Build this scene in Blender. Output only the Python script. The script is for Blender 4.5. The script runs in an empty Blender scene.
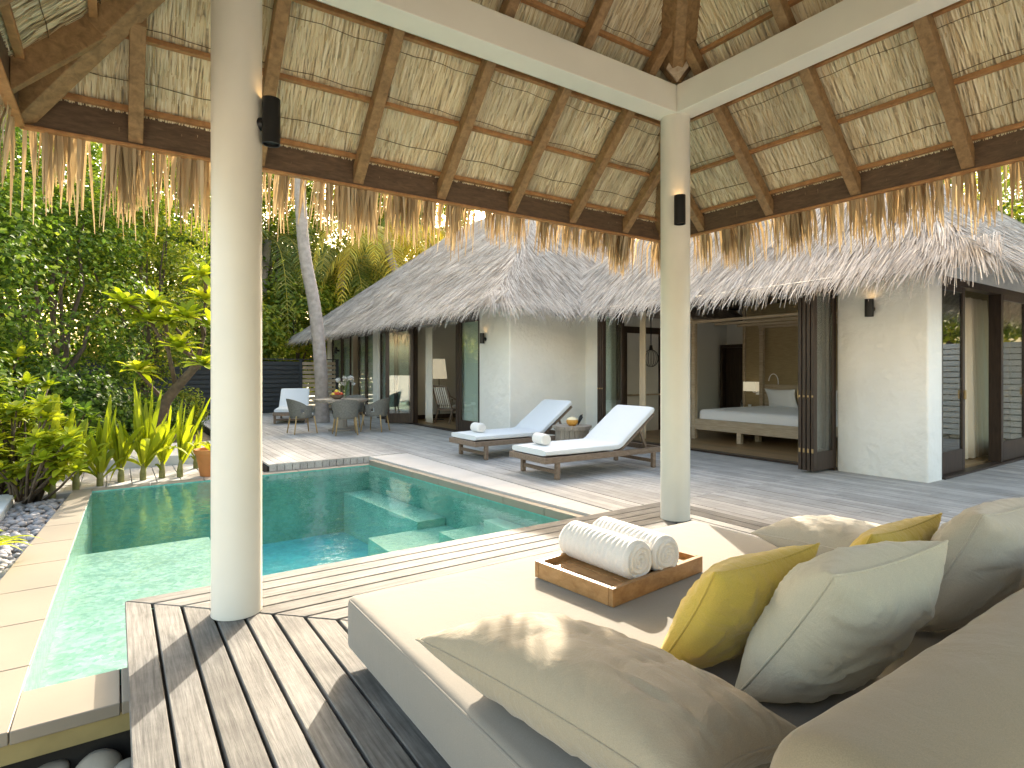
import bpy, bmesh, math, random
import numpy as np
from mathutils import Vector, Matrix, noise
R = math.radians
random.seed(7); rng = np.random.default_rng(7)
sc = bpy.context.scene
COL = sc.collection
# ---------------------------------------------------------------- camera
H = 1.45; F = 584.0; VH = 370.0; YAW = R(34.2)
SY, CY = math.sin(YAW), math.cos(YAW)
def P(u, v, z=0.0):
    """ground-plan point seen at photo pixel u,v when it lies at height z"""
    D = F*(H-z)/(v-VH); L = D*(u-512)/F
    return Vector((D*SY+L*CY, D*CY-L*SY, z))
cam = bpy.data.cameras.new('camera'); cam.sensor_width = 36; cam.lens = F/1024*36
cam.shift_y = -(384-VH)/1024; cam.clip_end = 400; cam.clip_start = .02
co = bpy.data.objects.new('camera', cam); COL.objects.link(co)
co.location = (0, 0, H); co.rotation_euler = (R(90), 0, -YAW); sc.camera = co
# ---------------------------------------------------------------- light
EL = R(28.2); SX, SYY = .58, .815
w = bpy.data.worlds.new('World'); sc.world = w; w.use_nodes = True
nt = w.node_tree; bg = nt.nodes['Background']
sky = nt.nodes.new('ShaderNodeTexSky'); sky.sky_type = 'NISHITA'; sky.sun_disc = False
sky.sun_elevation = EL; sky.sun_rotation = math.atan2(SX, SYY); sky.dust_density = 4.0; sky.air_density = 1.3; sky.ozone_density = .4
nt.links.new(sky.outputs[0], bg.inputs[0]); bg.inputs[1].default_value = .15
sl = bpy.data.lights.new('sun', 'SUN'); sl.energy = 2.1; sl.angle = R(.45); sl.color = (1, .975, .93)
so = bpy.data.objects.new('sun', sl); COL.objects.link(so)
d = Vector((-SX*math.cos(EL), -SYY*math.cos(EL), -math.sin(EL)))
so.rotation_euler = d.to_track_quat('-Z', 'Y').to_euler(); so.location = (10, 12, 12)
sc.view_settings.view_transform = 'Standard'; sc.view_settings.look = 'None'
sc.view_settings.exposure = 2.48; sc.view_settings.gamma = 1.0
try:
    sc.view_settings.use_white_balance = True; sc.view_settings.white_balance_temperature = 7550; sc.view_settings.white_balance_tint = 10
except Exception: pass
try:
    sc.cycles.max_bounces = 8; sc.cycles.transparent_max_bounces = 12; sc.cycles.diffuse_bounces = 5
    sc.cycles.caustics_reflective = False; sc.cycles.caustics_refractive = False
    sc.cycles.sample_clamp_indirect = 6
except Exception: pass
# ---------------------------------------------------------------- materials
def nmat(name):
    m = bpy.data.materials.new(name); m.use_nodes = True
    return m, m.node_tree, m.node_tree.nodes['Principled BSDF']
def N(nt, t, **kw):
    n = nt.nodes.new(t)
    for k, v in kw.items():
        if k.startswith('i_'): n.inputs[k[2:].replace('_', ' ')].default_value = v
        else: setattr(n, k, v)
    return n
def ramp(nt, src, stops):
    r = nt.nodes.new('ShaderNodeValToRGB'); e = r.color_ramp.elements
    while len(e) < len(stops): e.new(.5)
    for el, (p, c) in zip(e, stops): el.position = p; el.color = (*c, 1)
    nt.links.new(src, r.inputs[0]); return r.outputs[0]
def mixc(nt, a, b, f, mode='MIX'):
    m = nt.nodes.new('ShaderNodeMix'); m.data_type = 'RGBA'; m.blend_type = mode
    for i, x in ((0, f), (6, a), (7, b)):
        if isinstance(x, (int, float)): m.inputs[i].default_value = x
        elif isinstance(x, tuple): m.inputs[i].default_value = (*x, 1)
        else: nt.links.new(x, m.inputs[i])
    return m.outputs[2]
def sc3(c, k): return tuple(min(1, x*k) for x in c)
def coords(nt, scale=(1, 1, 1), island=0.0):
    tc = nt.nodes.new('ShaderNodeTexCoord'); mp = nt.nodes.new('ShaderNodeMapping')
    nt.links.new(tc.outputs['Object'], mp.inputs[0]); mp.inputs['Scale'].default_value = scale
    if island:
        g = nt.nodes.new('ShaderNodeNewGeometry'); mu = N(nt, 'ShaderNodeMath', operation='MULTIPLY'); mu.inputs[1].default_value = island
        nt.links.new(g.outputs['Random Per Island'], mu.inputs[0])
        cb = nt.nodes.new('ShaderNodeCombineXYZ')
        for i in range(3): nt.links.new(mu.outputs[0], cb.inputs[i])
        nt.links.new(cb.outputs[0], mp.inputs['Location'])
    return mp.outputs[0]
def bump(nt, b, h, strength, dist):
    bm = nt.nodes.new('ShaderNodeBump'); bm.inputs['Strength'].default_value = strength; bm.inputs['Distance'].default_value = dist
    nt.links.new(h, bm.inputs['Height']); nt.links.new(bm.outputs[0], b.inputs['Normal'])
def plain(name, c, rough=.7, var=.12, scale=4, bs=60, bstr=.2, bd=.003, metal=0, spec=.4, bdetail=3):
    m, nt, b = nmat(name); co_ = coords(nt)
    n = N(nt, 'ShaderNodeTexNoise', i_Scale=scale, i_Detail=5.0); nt.links.new(co_, n.inputs[0])
    nt.links.new(ramp(nt, n.outputs[0], [(.3, sc3(c, 1-var)), (.7, sc3(c, 1+var))]), b.inputs['Base Color'])
    n2 = N(nt, 'ShaderNodeTexNoise', i_Scale=bs, i_Detail=float(bdetail)); nt.links.new(co_, n2.inputs[0])
    bump(nt, b, n2.outputs[0], bstr, bd)
    b.inputs['Roughness'].default_value = rough; b.inputs['Metallic'].default_value = metal
    b.inputs['Specular IOR Level'].default_value = spec
    return m
def wood(name, c1, c2, grain=(1, 12, 12), rough=.6, island=.35, bstr=.4, bd=.002, scale=3.0, stain=0, spec=.35):
    m, nt, b = nmat(name); co_ = coords(nt, grain, 13.0)
    n = N(nt, 'ShaderNodeTexNoise', i_Scale=scale, i_Detail=8.0, i_Roughness=.65, i_Distortion=.4); nt.links.new(co_, n.inputs[0])
    col = ramp(nt, n.outputs[0], [(.3, c1), (.7, c2)])
    g = nt.nodes.new('ShaderNodeNewGeometry')
    v = ramp(nt, g.outputs['Random Per Island'], [(0, (1-island,)*3), (1, (1, 1, 1))])
    col = mixc(nt, col, v, 1.0, 'MULTIPLY')
    if stain:
        n3 = N(nt, 'ShaderNodeTexNoise', i_Scale=2.2, i_Detail=6.0, i_Roughness=.7); nt.links.new(coords(nt), n3.inputs[0])
        s = ramp(nt, n3.outputs[0], [(.38, (1-stain,)*3), (.62, (1, 1, 1))]); col = mixc(nt, col, s, 1.0, 'MULTIPLY')
    nt.links.new(col, b.inputs['Base Color']); bump(nt, b, n.outputs[0], bstr, bd)
    b.inputs['Roughness'].default_value = rough; b.inputs['Specular IOR Level'].default_value = spec
    return m
def islandmat(name, stops, rough=.6, trans=0.0, tcol=None, spec=.3, streak=None):
    """per-blade colour variation, optionally light passing through"""
    m, nt, b = nmat(name); g = nt.nodes.new('ShaderNodeNewGeometry')
    c = ramp(nt, g.outputs['Random Per Island'], stops)
    n = N(nt, 'ShaderNodeTexNoise', i_Scale=1.3, i_Detail=3.0); nt.links.new(coords(nt), n.inputs[0])
    v = ramp(nt, n.outputs[0], [(.3, (.72, .72, .72)), (.7, (1.0, 1.0, 1.0))]); c = mixc(nt, c, v, 1.0, 'MULTIPLY')
    nt.links.new(c, b.inputs['Base Color']); b.inputs['Roughness'].default_value = rough
    b.inputs['Specular IOR Level'].default_value = spec
    if trans:
        t = nt.nodes.new('ShaderNodeBsdfTranslucent')
        tc = mixc(nt, c, tcol or (1, 1, 1), 1.0, 'MULTIPLY'); 
        nt.links.new(tc, t.inputs[0])
        mx = nt.nodes.new('ShaderNodeMixShader'); mx.inputs[0].default_value = trans
        o = nt.nodes['Material Output']
        nt.links.new(b.outputs[0], mx.inputs[1]); nt.links.new(t.outputs[0], mx.inputs[2]); nt.links.new(mx.outputs[0], o.inputs[0])
    return m
def fabric(name, c, rough=.9, wr=.35, wscale=7, wd=.028):
    m, nt, b = nmat(name); co_ = coords(nt)
    n = N(nt, 'ShaderNodeTexNoise', i_Scale=420.0, i_Detail=1.0); nt.links.new(co_, n.inputs[0])
    n1 = N(nt, 'ShaderNodeTexNoise', i_Scale=float(wscale), i_Detail=5.0, i_Roughness=.6, i_Distortion=1.6); nt.links.new(co_, n1.inputs[0])
    c1 = ramp(nt, n.outputs[0], [(.2, sc3(c, .86)), (.8, sc3(c, 1.1))]); nt.links.new(c1, b.inputs['Base Color'])
    ad = N(nt, 'ShaderNodeMath', operation='MULTIPLY_ADD'); ad.inputs[1].default_value = .06
    nt.links.new(n.outputs[0], ad.inputs[0]); nt.links.new(n1.outputs[0], ad.inputs[2])
    bump(nt, b, ad.outputs[0], wr, wd); b.inputs['Roughness'].default_value = rough
    b.inputs['Sheen Weight'].default_value = .25; b.inputs['Specular IOR Level'].default_value = .15
    return m
def schlick(nt, f0):
    """two-sided Fresnel: same reflectance from above and from below"""
    lw = nt.nodes.new('ShaderNodeLayerWeight'); lw.inputs['Blend'].default_value = .5
    p = N(nt, 'ShaderNodeMath', operation='POWER'); p.inputs[1].default_value = 4.0; nt.links.new(lw.outputs['Facing'], p.inputs[0])
    m = N(nt, 'ShaderNodeMath', operation='MULTIPLY_ADD', use_clamp=True); m.inputs[1].default_value = 1-f0; m.inputs[2].default_value = f0
    nt.links.new(p.outputs[0], m.inputs[0]); return m.outputs[0], lw
def glass(name, tint, boost=.12, rough=.0):
    m, nt, b = nmat(name); o = nt.nodes['Material Output']; nt.nodes.remove(b)
    t = nt.nodes.new('ShaderNodeBsdfTransparent'); t.inputs[0].default_value = (*tint, 1)
    g = nt.nodes.new('ShaderNodeBsdfGlossy'); g.inputs['Roughness'].default_value = rough
    a, _ = schlick(nt, .04+boost); mx = nt.nodes.new('ShaderNodeMixShader')
    nt.links.new(a, mx.inputs[0]); nt.links.new(t.outputs[0], mx.inputs[1]); nt.links.new(g.outputs[0], mx.inputs[2])
    nt.links.new(mx.outputs[0], o.inputs[0]); return m
def emis(name, c, s):
    m, nt, b = nmat(name); b.inputs['Base Color'].default_value = (*c, 1)
    b.inputs['Emission Color'].default_value = (*c, 1); b.inputs['Emission Strength'].default_value = s; return m
M = {}
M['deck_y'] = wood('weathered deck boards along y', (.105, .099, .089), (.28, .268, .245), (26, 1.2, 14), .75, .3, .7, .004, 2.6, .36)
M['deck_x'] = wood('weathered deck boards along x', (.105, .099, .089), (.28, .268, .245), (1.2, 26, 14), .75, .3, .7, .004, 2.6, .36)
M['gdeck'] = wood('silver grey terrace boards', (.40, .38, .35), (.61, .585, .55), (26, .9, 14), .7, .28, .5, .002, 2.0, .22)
M['under'] = plain('painted gap and cavity shade', (.03, .025, .02), .9)  # near-black fill that paints shade into board gaps and the coping cavity
M['rafter'] = wood('brown rafter timber', (.17, .10, .045), (.38, .23, .11), (6, 6, 6), .55, .3, .3, .002, 3)
M['purlin'] = wood('orange brown batten timber', (.28, .135, .055), (.50, .26, .11), (5, 5, 5), .55, .25, .3, .002, 3)
M['fascia'] = wood('dark eave board', (.075, .048, .03), (.16, .10, .06), (3, 3, 12), .6, .1, .3)
M['paint'] = plain('cream painted column', (.66, .635, .56), .4, .05, 1.5, 5, .3, .004)
M['beam'] = plain('cream painted beam', (.76, .74, .66), .5, .04, 2, 6, .25, .004)
M['thatch_in'] = islandmat('woven pale palm thatch lining', [(0, (.58, .43, .24)), (.2, (.78, .65, .42)), (.7, (.87, .77, .54)), (1, (.92, .85, .66))], .7, .12, (1, .85, .6))
M['thatch_back'] = plain('thatch depth', (.62, .52, .36), .9, .3, 20)
M['fringe'] = islandmat('golden palm leaf fringe', [(0, (.30, .215, .125)), (.4, (.50, .385, .235)), (.8, (.64, .51, .33)), (1, (.76, .65, .47))], .6, .24, (1, .86, .62))
M['thatch_out'] = islandmat('grey weathered thatch', [(0, (.34, .29, .24)), (.3, (.52, .455, .395)), (.75, (.66, .59, .52)), (1, (.80, .73, .65))], .75, .12)
M['thatch_base'] = plain('grey thatch body', (.36, .31, .27), .95, .35, 9, 40, .8, .03)
M['stitch'] = plain('brown thatch lashing', (.12, .08, .04), .9)
M['stucco'] = plain('white rough plaster', (.80, .795, .76), .85, .06, 1.1, 7, .8, .035, bdetail=5)
M['inwall'] = plain('pale plaster inside', (.66, .65, .60), .9, .03, 1, 20, .1, .003)
M['greywall'] = plain('light grey room wall', (.66, .66, .63), .9, .03, 1, 20, .1, .003)
M['darkframe'] = wood('dark stained door timber', (.028, .018, .013), (.065, .042, .03), (8, 8, 1), .4, .2, .15)
M['floorin'] = wood('honey timber floor', (.28, .17, .08), (.46, .30, .15), (14, 1, 1), .35, .3, .1)
M['glass'] = glass('door glass', (.95, .975, .96), .05)
M['glass_dark'] = glass('side door glass', (.72, .78, .75), .16)
M['pane_green'] = plain('pale green pane reflection', (.58, .68, .61), .8, .06, 1, 80, .1, .002)  # garden reflection put into the colour of panels behind the glass
M['black'] = plain('black metal lamp body', (.018, .018, .018), .35, .1, 10, 80, .05, .001, .3)
M['warm'] = emis('warm lamp glow', (1, .62, .28), 4.0)
M['brass'] = plain('worn brass', (.45, .32, .17), .35, .1, 10, 50, .05, .001, .9)
M['steel'] = plain('brushed steel', (.45, .45, .45), .3, .1, 10, 50, .05, .001, .9)
M['coping'] = plain('sandstone pool coping', (.255, .218, .17), .45, .1, 1.2, 60, .12, .002)
M['copface'] = plain('mossy yellow stone face', (.30, .235, .10), .6, .2, 5, 40, .2, .003)
M['stoneband'] = plain('pale stone band', (.50, .48, .45), .6, .08, 2, 90, .15, .002)
M['mattress'] = fabric('taupe outdoor canvas', (.25, .228, .195), wr=.22, wscale=3.5, wd=.012)
M['pillow_taupe'] = fabric('taupe cushion canvas', (.35, .295, .21), wr=.4, wscale=6)
M['pillow_sage'] = fabric('pale sage cushion linen', (.50, .465, .36), wr=.4, wscale=6)
M['pillow_beige'] = fabric('beige cushion linen', (.46, .425, .355), wr=.4, wscale=6)
M['yellow'] = fabric('mustard cushion linen', (.60, .43, .085), wr=.4, wscale=7)
M['backrest'] = fabric('olive taupe backrest canvas', (.29, .23, .145), wr=.2, wscale=2.5)
M['terry'] = fabric('white terry', (.74, .72, .69), wr=.5, wscale=40, wd=.004)
M['teak'] = wood('oiled teak tray', (.30, .15, .055), (.50, .29, .13), (5, 5, 9), .4, .2, .15)
M['lteak'] = wood('weathered brown teak', (.15, .10, .07), (.29, .215, .16), (3, 14, 14), .6, .25, .3)
M['whitecush'] = fabric('white lounger cushion', (.70, .725, .745), wr=.15, wscale=3)
M['rattan'] = plain('grey woven rattan', (.16, .16, .145), .7, .25, 40, 120, .8, .006)
M['tanleg'] = wood('honey chair legs', (.36, .24, .10), (.52, .36, .18), (6, 6, 1), .5, .2, .1)
M['tabletop'] = wood('grey brown table planks', (.26, .22, .18), (.42, .37, .31), (14, 1, 1), .5, .3, .2)
M['bedwood'] = wood('limed pale bed timber', (.40, .30, .20), (.62, .51, .38), (12, 1, 12), .55, .2, .2)
M['slatwall'] = wood('honey slatted wall timber', (.30, .22, .12), (.48, .38, .22), (1, 2, 40), .6, .25, .5, .004)
M['sheet'] = fabric('white bed linen', (.82, .82, .84), wr=.15, wscale=3)
M['shade'] = emis('cream lampshade', (.62, .58, .46), .12)
M['curtain'] = fabric('cream curtain cloth', (.66, .56, .42), wr=.1)
M['sheer'] = fabric('white sheer curtain cloth', (.74, .72, .66), wr=.1)
M['leaf_hedge'] = islandmat('broad hedge leaves', [(0, (0.042, 0.081, 0.013)), (.5, (0.122, 0.216, 0.029)), (.85, (0.246, 0.349, 0.046)), (1, (0.452, 0.491, 0.078))], .55, .42, (1.15, 1.25, .7), .22)
M['leaf_dark'] = islandmat('dark shrub leaves', [(0, (0.038, 0.075, 0.016)), (.5, (0.094, 0.178, 0.033)), (.9, (0.189, 0.297, 0.052)), (1, (0.320, 0.402, 0.078))], .55, .38, (1.1, 1.2, .7), .22)
M['leaf_lime'] = islandmat('lime green leaves', [(0, (0.133, 0.194, 0.016)), (.5, (0.339, 0.416, 0.033)), (1, (0.600, 0.600, 0.065))], .55, .45, (1.2, 1.2, .55), .22)
M['leaf_tree'] = islandmat('yellow green tree leaves', [(0, (0.085, 0.141, 0.019)), (.5, (0.208, 0.297, 0.039)), (1, (0.528, 0.505, 0.078))], .55, .45, (1.2, 1.2, .6), .22)  # yellow-green tones varied from leaf to leaf
M['leaf_palm'] = islandmat('palm leaflets', [(0, (0.094, 0.141, 0.039)), (.5, (0.208, 0.267, 0.072)), (1, (0.471, 0.416, 0.117))], .55, .4, (1.1, 1.15, .7), .22)
M['leaf_palmy'] = islandmat('yellowing palm leaflets', [(0, (0.377, 0.297, 0.052)), (.5, (0.600, 0.491, 0.078)), (1, (0.600, 0.600, 0.156))], .55, .45, (1.2, 1.1, .6), .22)
M['leaf_strap'] = islandmat('bright strap leaves', [(0, (0.189, 0.253, 0.019)), (.5, (0.377, 0.431, 0.033)), (1, (0.600, 0.600, 0.065))], .55, .45, (1.2, 1.2, .55), .22)
M['bark'] = plain('brown bark', (.11, .08, .055), .9, .3, 12, 30, .8, .02)
M['palmbark'] = plain('grey palm bark', (.34, .29, .26), .9, .2, 8, 30, .6, .01)
M['terracotta'] = plain('terracotta', (.50, .19, .06), .7, .12, 6)
M['fence'] = wood('charcoal fence slats', (.022, .026, .030), (.05, .056, .062), (1, 12, 12), .6, .2, .2)
M['tanslat'] = wood('pale fence slats', (.40, .31, .22), (.52, .42, .31), (1, 12, 12), .6, .2, .2)
M['sand'] = plain('sandy soil', (.20, .155, .10), .95, .3, 3, 50, .6, .01)
M['whitesand'] = plain('white coral sand', (.58, .54, .46), .95, .12, 2, 80, .5, .008)
M['paving'] = plain('white coral paving', (.42, .41, .40), .85, .12, 3, 60, .3, .004)
M['kerbwhite'] = plain('white kerb', (.58, .575, .55), .8, .06, 3)
M['pebble'] = plain('grey pebble', (.25, .24, .24), .6, .3, 9, 30, .2, .004)
M['rock'] = plain('pale rounded stone', (.42, .37, .29), .6, .2, 6, 20, .3, .01)
M['pooltile'] = None
def pool_mats():
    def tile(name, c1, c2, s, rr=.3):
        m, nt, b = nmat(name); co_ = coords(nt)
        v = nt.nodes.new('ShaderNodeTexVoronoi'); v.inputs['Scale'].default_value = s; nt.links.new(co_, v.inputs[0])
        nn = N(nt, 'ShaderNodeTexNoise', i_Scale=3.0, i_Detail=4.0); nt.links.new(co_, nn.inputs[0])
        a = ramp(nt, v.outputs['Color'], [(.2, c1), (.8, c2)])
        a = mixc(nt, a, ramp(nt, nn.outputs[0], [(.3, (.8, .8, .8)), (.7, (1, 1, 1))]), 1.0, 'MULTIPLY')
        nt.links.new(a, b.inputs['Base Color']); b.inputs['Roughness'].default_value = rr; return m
    M['pooltile'] = tile('deep pool mosaic', (.05, .50, .55), (.09, .62, .64), 18)
    M['poolshelf'] = tile('pale green mosaic with painted shimmer', (.20, .37, .32), (.36, .53, .46), 30)  # strong cell contrast paints the water's shimmer into the shelf colour
    M['poolstep'] = tile('mid green pool mosaic', (.22, .58, .46), (.28, .66, .54), 22)
    M['poolwall'] = tile('green pool wall mosaic', (.10, .42, .34), (.15, .50, .41), 22)
    m, nt, b = nmat('pool water'); o = nt.nodes['Material Output']; nt.nodes.remove(b)
    t = nt.nodes.new('ShaderNodeBsdfTransparent'); t.inputs[0].default_value = (.90, .99, .985, 1)
    g = nt.nodes.new('ShaderNodeBsdfGlossy'); g.inputs['Roughness'].default_value = .02
    fo, lw = schlick(nt, .02)
    mx = nt.nodes.new('ShaderNodeMixShader'); co_ = coords(nt, (1, 1, 1))
    n1 = N(nt, 'ShaderNodeTexNoise', i_Scale=3.4, i_Detail=4.0, i_Distortion=.8); nt.links.new(co_, n1.inputs[0])
    n2 = N(nt, 'ShaderNodeTexNoise', i_Scale=16.0, i_Detail=2.0); nt.links.new(co_, n2.inputs[0])
    ad = N(nt, 'ShaderNodeMath', operation='MULTIPLY_ADD'); ad.inputs[1].default_value = .3
    nt.links.new(n2.outputs[0], ad.inputs[0]); nt.links.new(n1.outputs[0], ad.inputs[2])
    bp = nt.nodes.new('ShaderNodeBump'); bp.inputs['Strength'].default_value = .13; bp.inputs['Distance'].default_value = .06
    nt.links.new(ad.outputs[0], bp.inputs['Height'])
    nt.links.new(bp.outputs[0], g.inputs['Normal']); nt.links.new(bp.outputs[0], lw.inputs['Normal'])
    nt.links.new(fo, mx.inputs[0]); nt.links.new(t.outputs[0], mx.inputs[1]); nt.links.new(g.outputs[0], mx.inputs[2])
    nt.links.new(mx.outputs[0], o.inputs[0]); M['water'] = m
    # stone cladding seen in the side doors
    m, nt, b = nmat('dry stone cladding'); co_ = coords(nt, (1, 1, 1.8))
    v = nt.nodes.new('ShaderNodeTexVoronoi'); v.feature = 'DISTANCE_TO_EDGE'; v.inputs['Scale'].default_value = 6; nt.links.new(co_, v.inputs[0])
    nt.links.new(ramp(nt, v.outputs[0], [(0.02, (.05, .045, .04)), (.12, (.42, .38, .32))]), b.inputs['Base Color'])
    bump(nt, b, v.outputs[0], .8, .05); M['drystone'] = m
pool_mats()
# ---------------------------------------------------------------- object helpers
ORG = {}
def finish(o, parent, org):
    COL.objects.link(o); ORG[o] = org
    if parent is not None:
        o.parent = parent; o.location = org - ORG[parent]
    else: o.location = org
    return o
def tag(o, label=None, cat=None, group=None, kind=None):
    if label: o['label'] = label
    if cat: o['category'] = cat
    if group: o['group'] = group
    if kind: o['kind'] = kind
    return o
def thing(name, loc, label, cat, group=None):
    o = bpy.data.objects.new(name, None); o.empty_display_size = .2
    finish(o, None, Vector(loc)); return tag(o, label, cat, group)
def npmesh(name, V, Fq, mat, parent=None, smooth=False, org=None):
    """V (n,3) world verts, Fq (m,k) polygons"""
    V = np.asarray(V, dtype=np.float64); Fq = np.asarray(Fq, dtype=np.int32)
    if org is None:
        if parent is not None: org = ORG[parent]
        else: org = Vector((float(V[:, 0].mean()), float(V[:, 1].mean()), float(V[:, 2].min())))
    V = V - np.array(org)
    me = bpy.data.meshes.new(name); k = Fq.shape[1]
    me.vertices.add(len(V)); me.vertices.foreach_set('co', V.astype(np.float32).ravel())
    me.loops.add(Fq.size); me.loops.foreach_set('vertex_index', Fq.ravel())
    me.polygons.add(len(Fq)); me.polygons.foreach_set('loop_start', np.arange(0, Fq.size, k, dtype=np.int32))
    if smooth: me.polygons.foreach_set('use_smooth', np.ones(len(Fq), dtype=bool))
    me.update(calc_edges=True); me.materials.append(mat)
    return finish(bpy.data.objects.new(name, me), parent, Vector(org))
class MB:
    def __init__(s): s.v = []; s.f = []
    def add(s, vs, fs):
        n = len(s.v); s.v += [Vector(v) for v in vs]; s.f += [tuple(i+n for i in f) for f in fs]; return s
    def box(s, x0, x1, y0, y1, z0, z1):
        return s.add([(x0, y0, z0), (x1, y0, z0), (x1, y1, z0), (x0, y1, z0), (x0, y0, z1), (x1, y0, z1), (x1, y1, z1), (x0, y1, z1)],
                     [(0, 3, 2, 1), (4, 5, 6, 7), (0, 1, 5, 4), (1, 2, 6, 5), (2, 3, 7, 6), (3, 0, 4, 7)])
    def bar(s, a, b, wd, ht, up=(0, 0, 1), top=False):
        """box from a to b; width across, height along up (centred, or hanging below if top)"""
        a = Vector(a); b = Vector(b); d = (b-a).normalized(); side = d.cross(Vector(up)).normalized(); u = side.cross(d).normalized()
        o = [(-.5, -.5), (.5, -.5), (.5, .5), (-.5, .5)]; vs = []
        for p in (a, b):
            for i, j in o: vs.append(p+side*i*wd+u*(j*ht))
        return s.add(vs, [(3, 2, 1, 0), (4, 5, 6, 7), (0, 1, 5, 4), (1, 2, 6, 5), (2, 3, 7, 6), (3, 0, 4, 7)])
    def prism(s, pts, z0, z1):
        n = len(pts); vs = [(p[0], p[1], z0) for p in pts]+[(p[0], p[1], z1) for p in pts]
        return s.add(vs, [tuple(range(n-1, -1, -1)), tuple(range(n, 2*n))]+[(i, (i+1) % n, (i+1) % n+n, i+n) for i in range(n)])
    def tube(s, pts, rad, n=8, cap=True):
        pts = [Vector(p) for p in pts]
        if isinstance(rad, (int, float)): rad = [rad]*len(pts)
        vs = []; fs = []; ref = None
        for i, p in enumerate(pts):
            d = (pts[min(i+1, len(pts)-1)]-pts[max(i-1, 0)]).normalized()
            if ref is None: ref = Vector((1, 0, 0)) if abs(d.z) > .8 else Vector((0, 0, 1))
            a = (ref-d*ref.dot(d)).normalized(); b = d.cross(a); ref = a
            for j in range(n):
                t = 2*math.pi*j/n; vs.append(p+(a*math.cos(t)+b*math.sin(t))*rad[i])
        for i in range(len(pts)-1):
            for j in range(n): fs.append((i*n+j, i*n+(j+1) % n, (i+1)*n+(j+1) % n, (i+1)*n+j))
        if cap: fs += [tuple(range(n-1, -1, -1)), tuple((len(pts)-1)*n+j for j in range(n))]
        return s.add(vs, fs)
    def lathe(s, prof, c=(0, 0, 0), n=24):
        vs = []; fs = []; c = Vector(c)
        for r, z in prof:
            for j in range(n): vs.append(c+Vector((r*math.cos(2*math.pi*j/n), r*math.sin(2*math.pi*j/n), z)))
        for i in range(len(prof)-1):
            for j in range(n): fs.append((i*n+j, i*n+(j+1) % n, (i+1)*n+(j+1) % n, (i+1)*n+j))
        return s.add(vs, fs)
    def build(s, name, mat, parent=None, smooth=False, bevel=0, seg=2, xf=None):
        vs = s.v if xf is None else [xf @ v for v in s.v]
        if parent is not None: org = ORG[parent]
        else:
            xs = [v.x for v in vs]; ys = [v.y for v in vs]; org = Vector(((min(xs)+max(xs))/2, (min(ys)+max(ys))/2, min(v.z for v in vs)))
        me = bpy.data.meshes.new(name); me.from_pydata([v-org for v in vs], [], s.f); me.materials.append(mat)
        if bevel:
            bm = bmesh.new(); bm.from_mesh(me)
            bmesh.ops.bevel(bm, geom=[e for e in bm.edges if e.calc_length() > bevel*2 and len(e.link_faces) == 2 and e.calc_face_angle(0) > .5], offset=bevel, segments=seg, affect='EDGES', profile=.5, clamp_overlap=True)
            bm.to_mesh(me); bm.free()
        if smooth:
            for p in me.polygons: p.use_smooth = True
            if smooth == 'auto':
                try: me.set_sharp_from_angle(angle=R(40))
                except Exception: pass
        return finish(bpy.data.objects.new(name, me), parent, org)
def children(o): return [c for c in bpy.data.objects if c.parent == o]
def copy_tree(o, parent=None):
    c = o.copy(); COL.objects.link(c); c.parent = parent; ORG[c] = ORG.get(o, Vector())
    for ch in children(o): copy_tree(ch, c)
    return c
def place(o, loc, rz=0, label=None):
    o.location = loc; o.rotation_euler = (0, 0, rz)
    if label: o['label'] = label
    return o
# ---- strips / leaves as arrays
def strips(p0, p1, p2, w, side, tip=.35):
    """n two-segment tapered blades. arrays (n,3); w (n,), side (n,3)"""
    n = len(p0); w = w[:, None]
    V = np.stack([p0-side*w/2, p0+side*w/2, p1+side*w/2, p1-side*w/2, p2+side*w*tip/2, p2-side*w*tip/2], 1).reshape(-1, 3)
    b = np.arange(n)[:, None]*6
    Fq = np.concatenate([b+np.array([[0, 1, 2, 3]]), b+np.array([[3, 2, 4, 5]])], 0)
    return V, Fq
def unit(a): return a/np.maximum(np.linalg.norm(a, axis=1, keepdims=True), 1e-9)
def leafquads(c, n, L, W, fold=.25, updir=None):
    """diamond leaves at c with normals n"""
    k = len(c); r = rng.normal(size=(k, 3)); 
    if updir is not None: r = r*.7+updir
    t = unit(r-n*(r*n).sum(1, keepdims=True)); b = np.cross(n, t)
    L = L[:, None]; W = W[:, None]
    V = np.stack([c-t*L*.5, c+b*W*.5+t*L*.05+n*W*fold, c+t*L*.5, c-b*W*.5+t*L*.05+n*W*fold], 1).reshape(-1, 3)
    i = np.arange(k)[:, None]*4
    F3 = np.concatenate([i+np.array([[0, 1, 2]]), i+np.array([[0, 2, 3]])], 0)
    return V, F3
def join(parts):
    Vs = []; Fs = []; o = 0
    for V, Fq in parts:
        Vs.append(V); Fs.append(Fq+o); o += len(V)
    return np.concatenate(Vs), np.concatenate(Fs)
def crown_pts(center, rad, nclump, per, cr, shell=(.55, 1.0), zmin=None):
    d = unit(rng.normal(size=(nclump, 3))); rr = rng.uniform(*shell, size=(nclump, 1))**.7
    cc = np.array(center)+d*rr*np.array(rad)
    crr = cr*rng.uniform(.6, 1.35, size=(nclump, 1))
    if zmin is not None: cc[:, 2] = np.maximum(cc[:, 2], zmin+rng.uniform(0, .3, nclump))
    o = unit(rng.normal(size=(nclump*per, 3)))*rng.uniform(.45, 1, size=(nclump*per, 1))**.6
    C = np.repeat(cc, per, 0)+o*np.repeat(crr, per, 0)*np.array([1, 1, .72])
    nn = unit(o*.8+np.repeat(d, per, 0)*.5+np.array([0, 0, .7])+rng.normal(size=o.shape)*.45)
    return cc, C, nn
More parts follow.
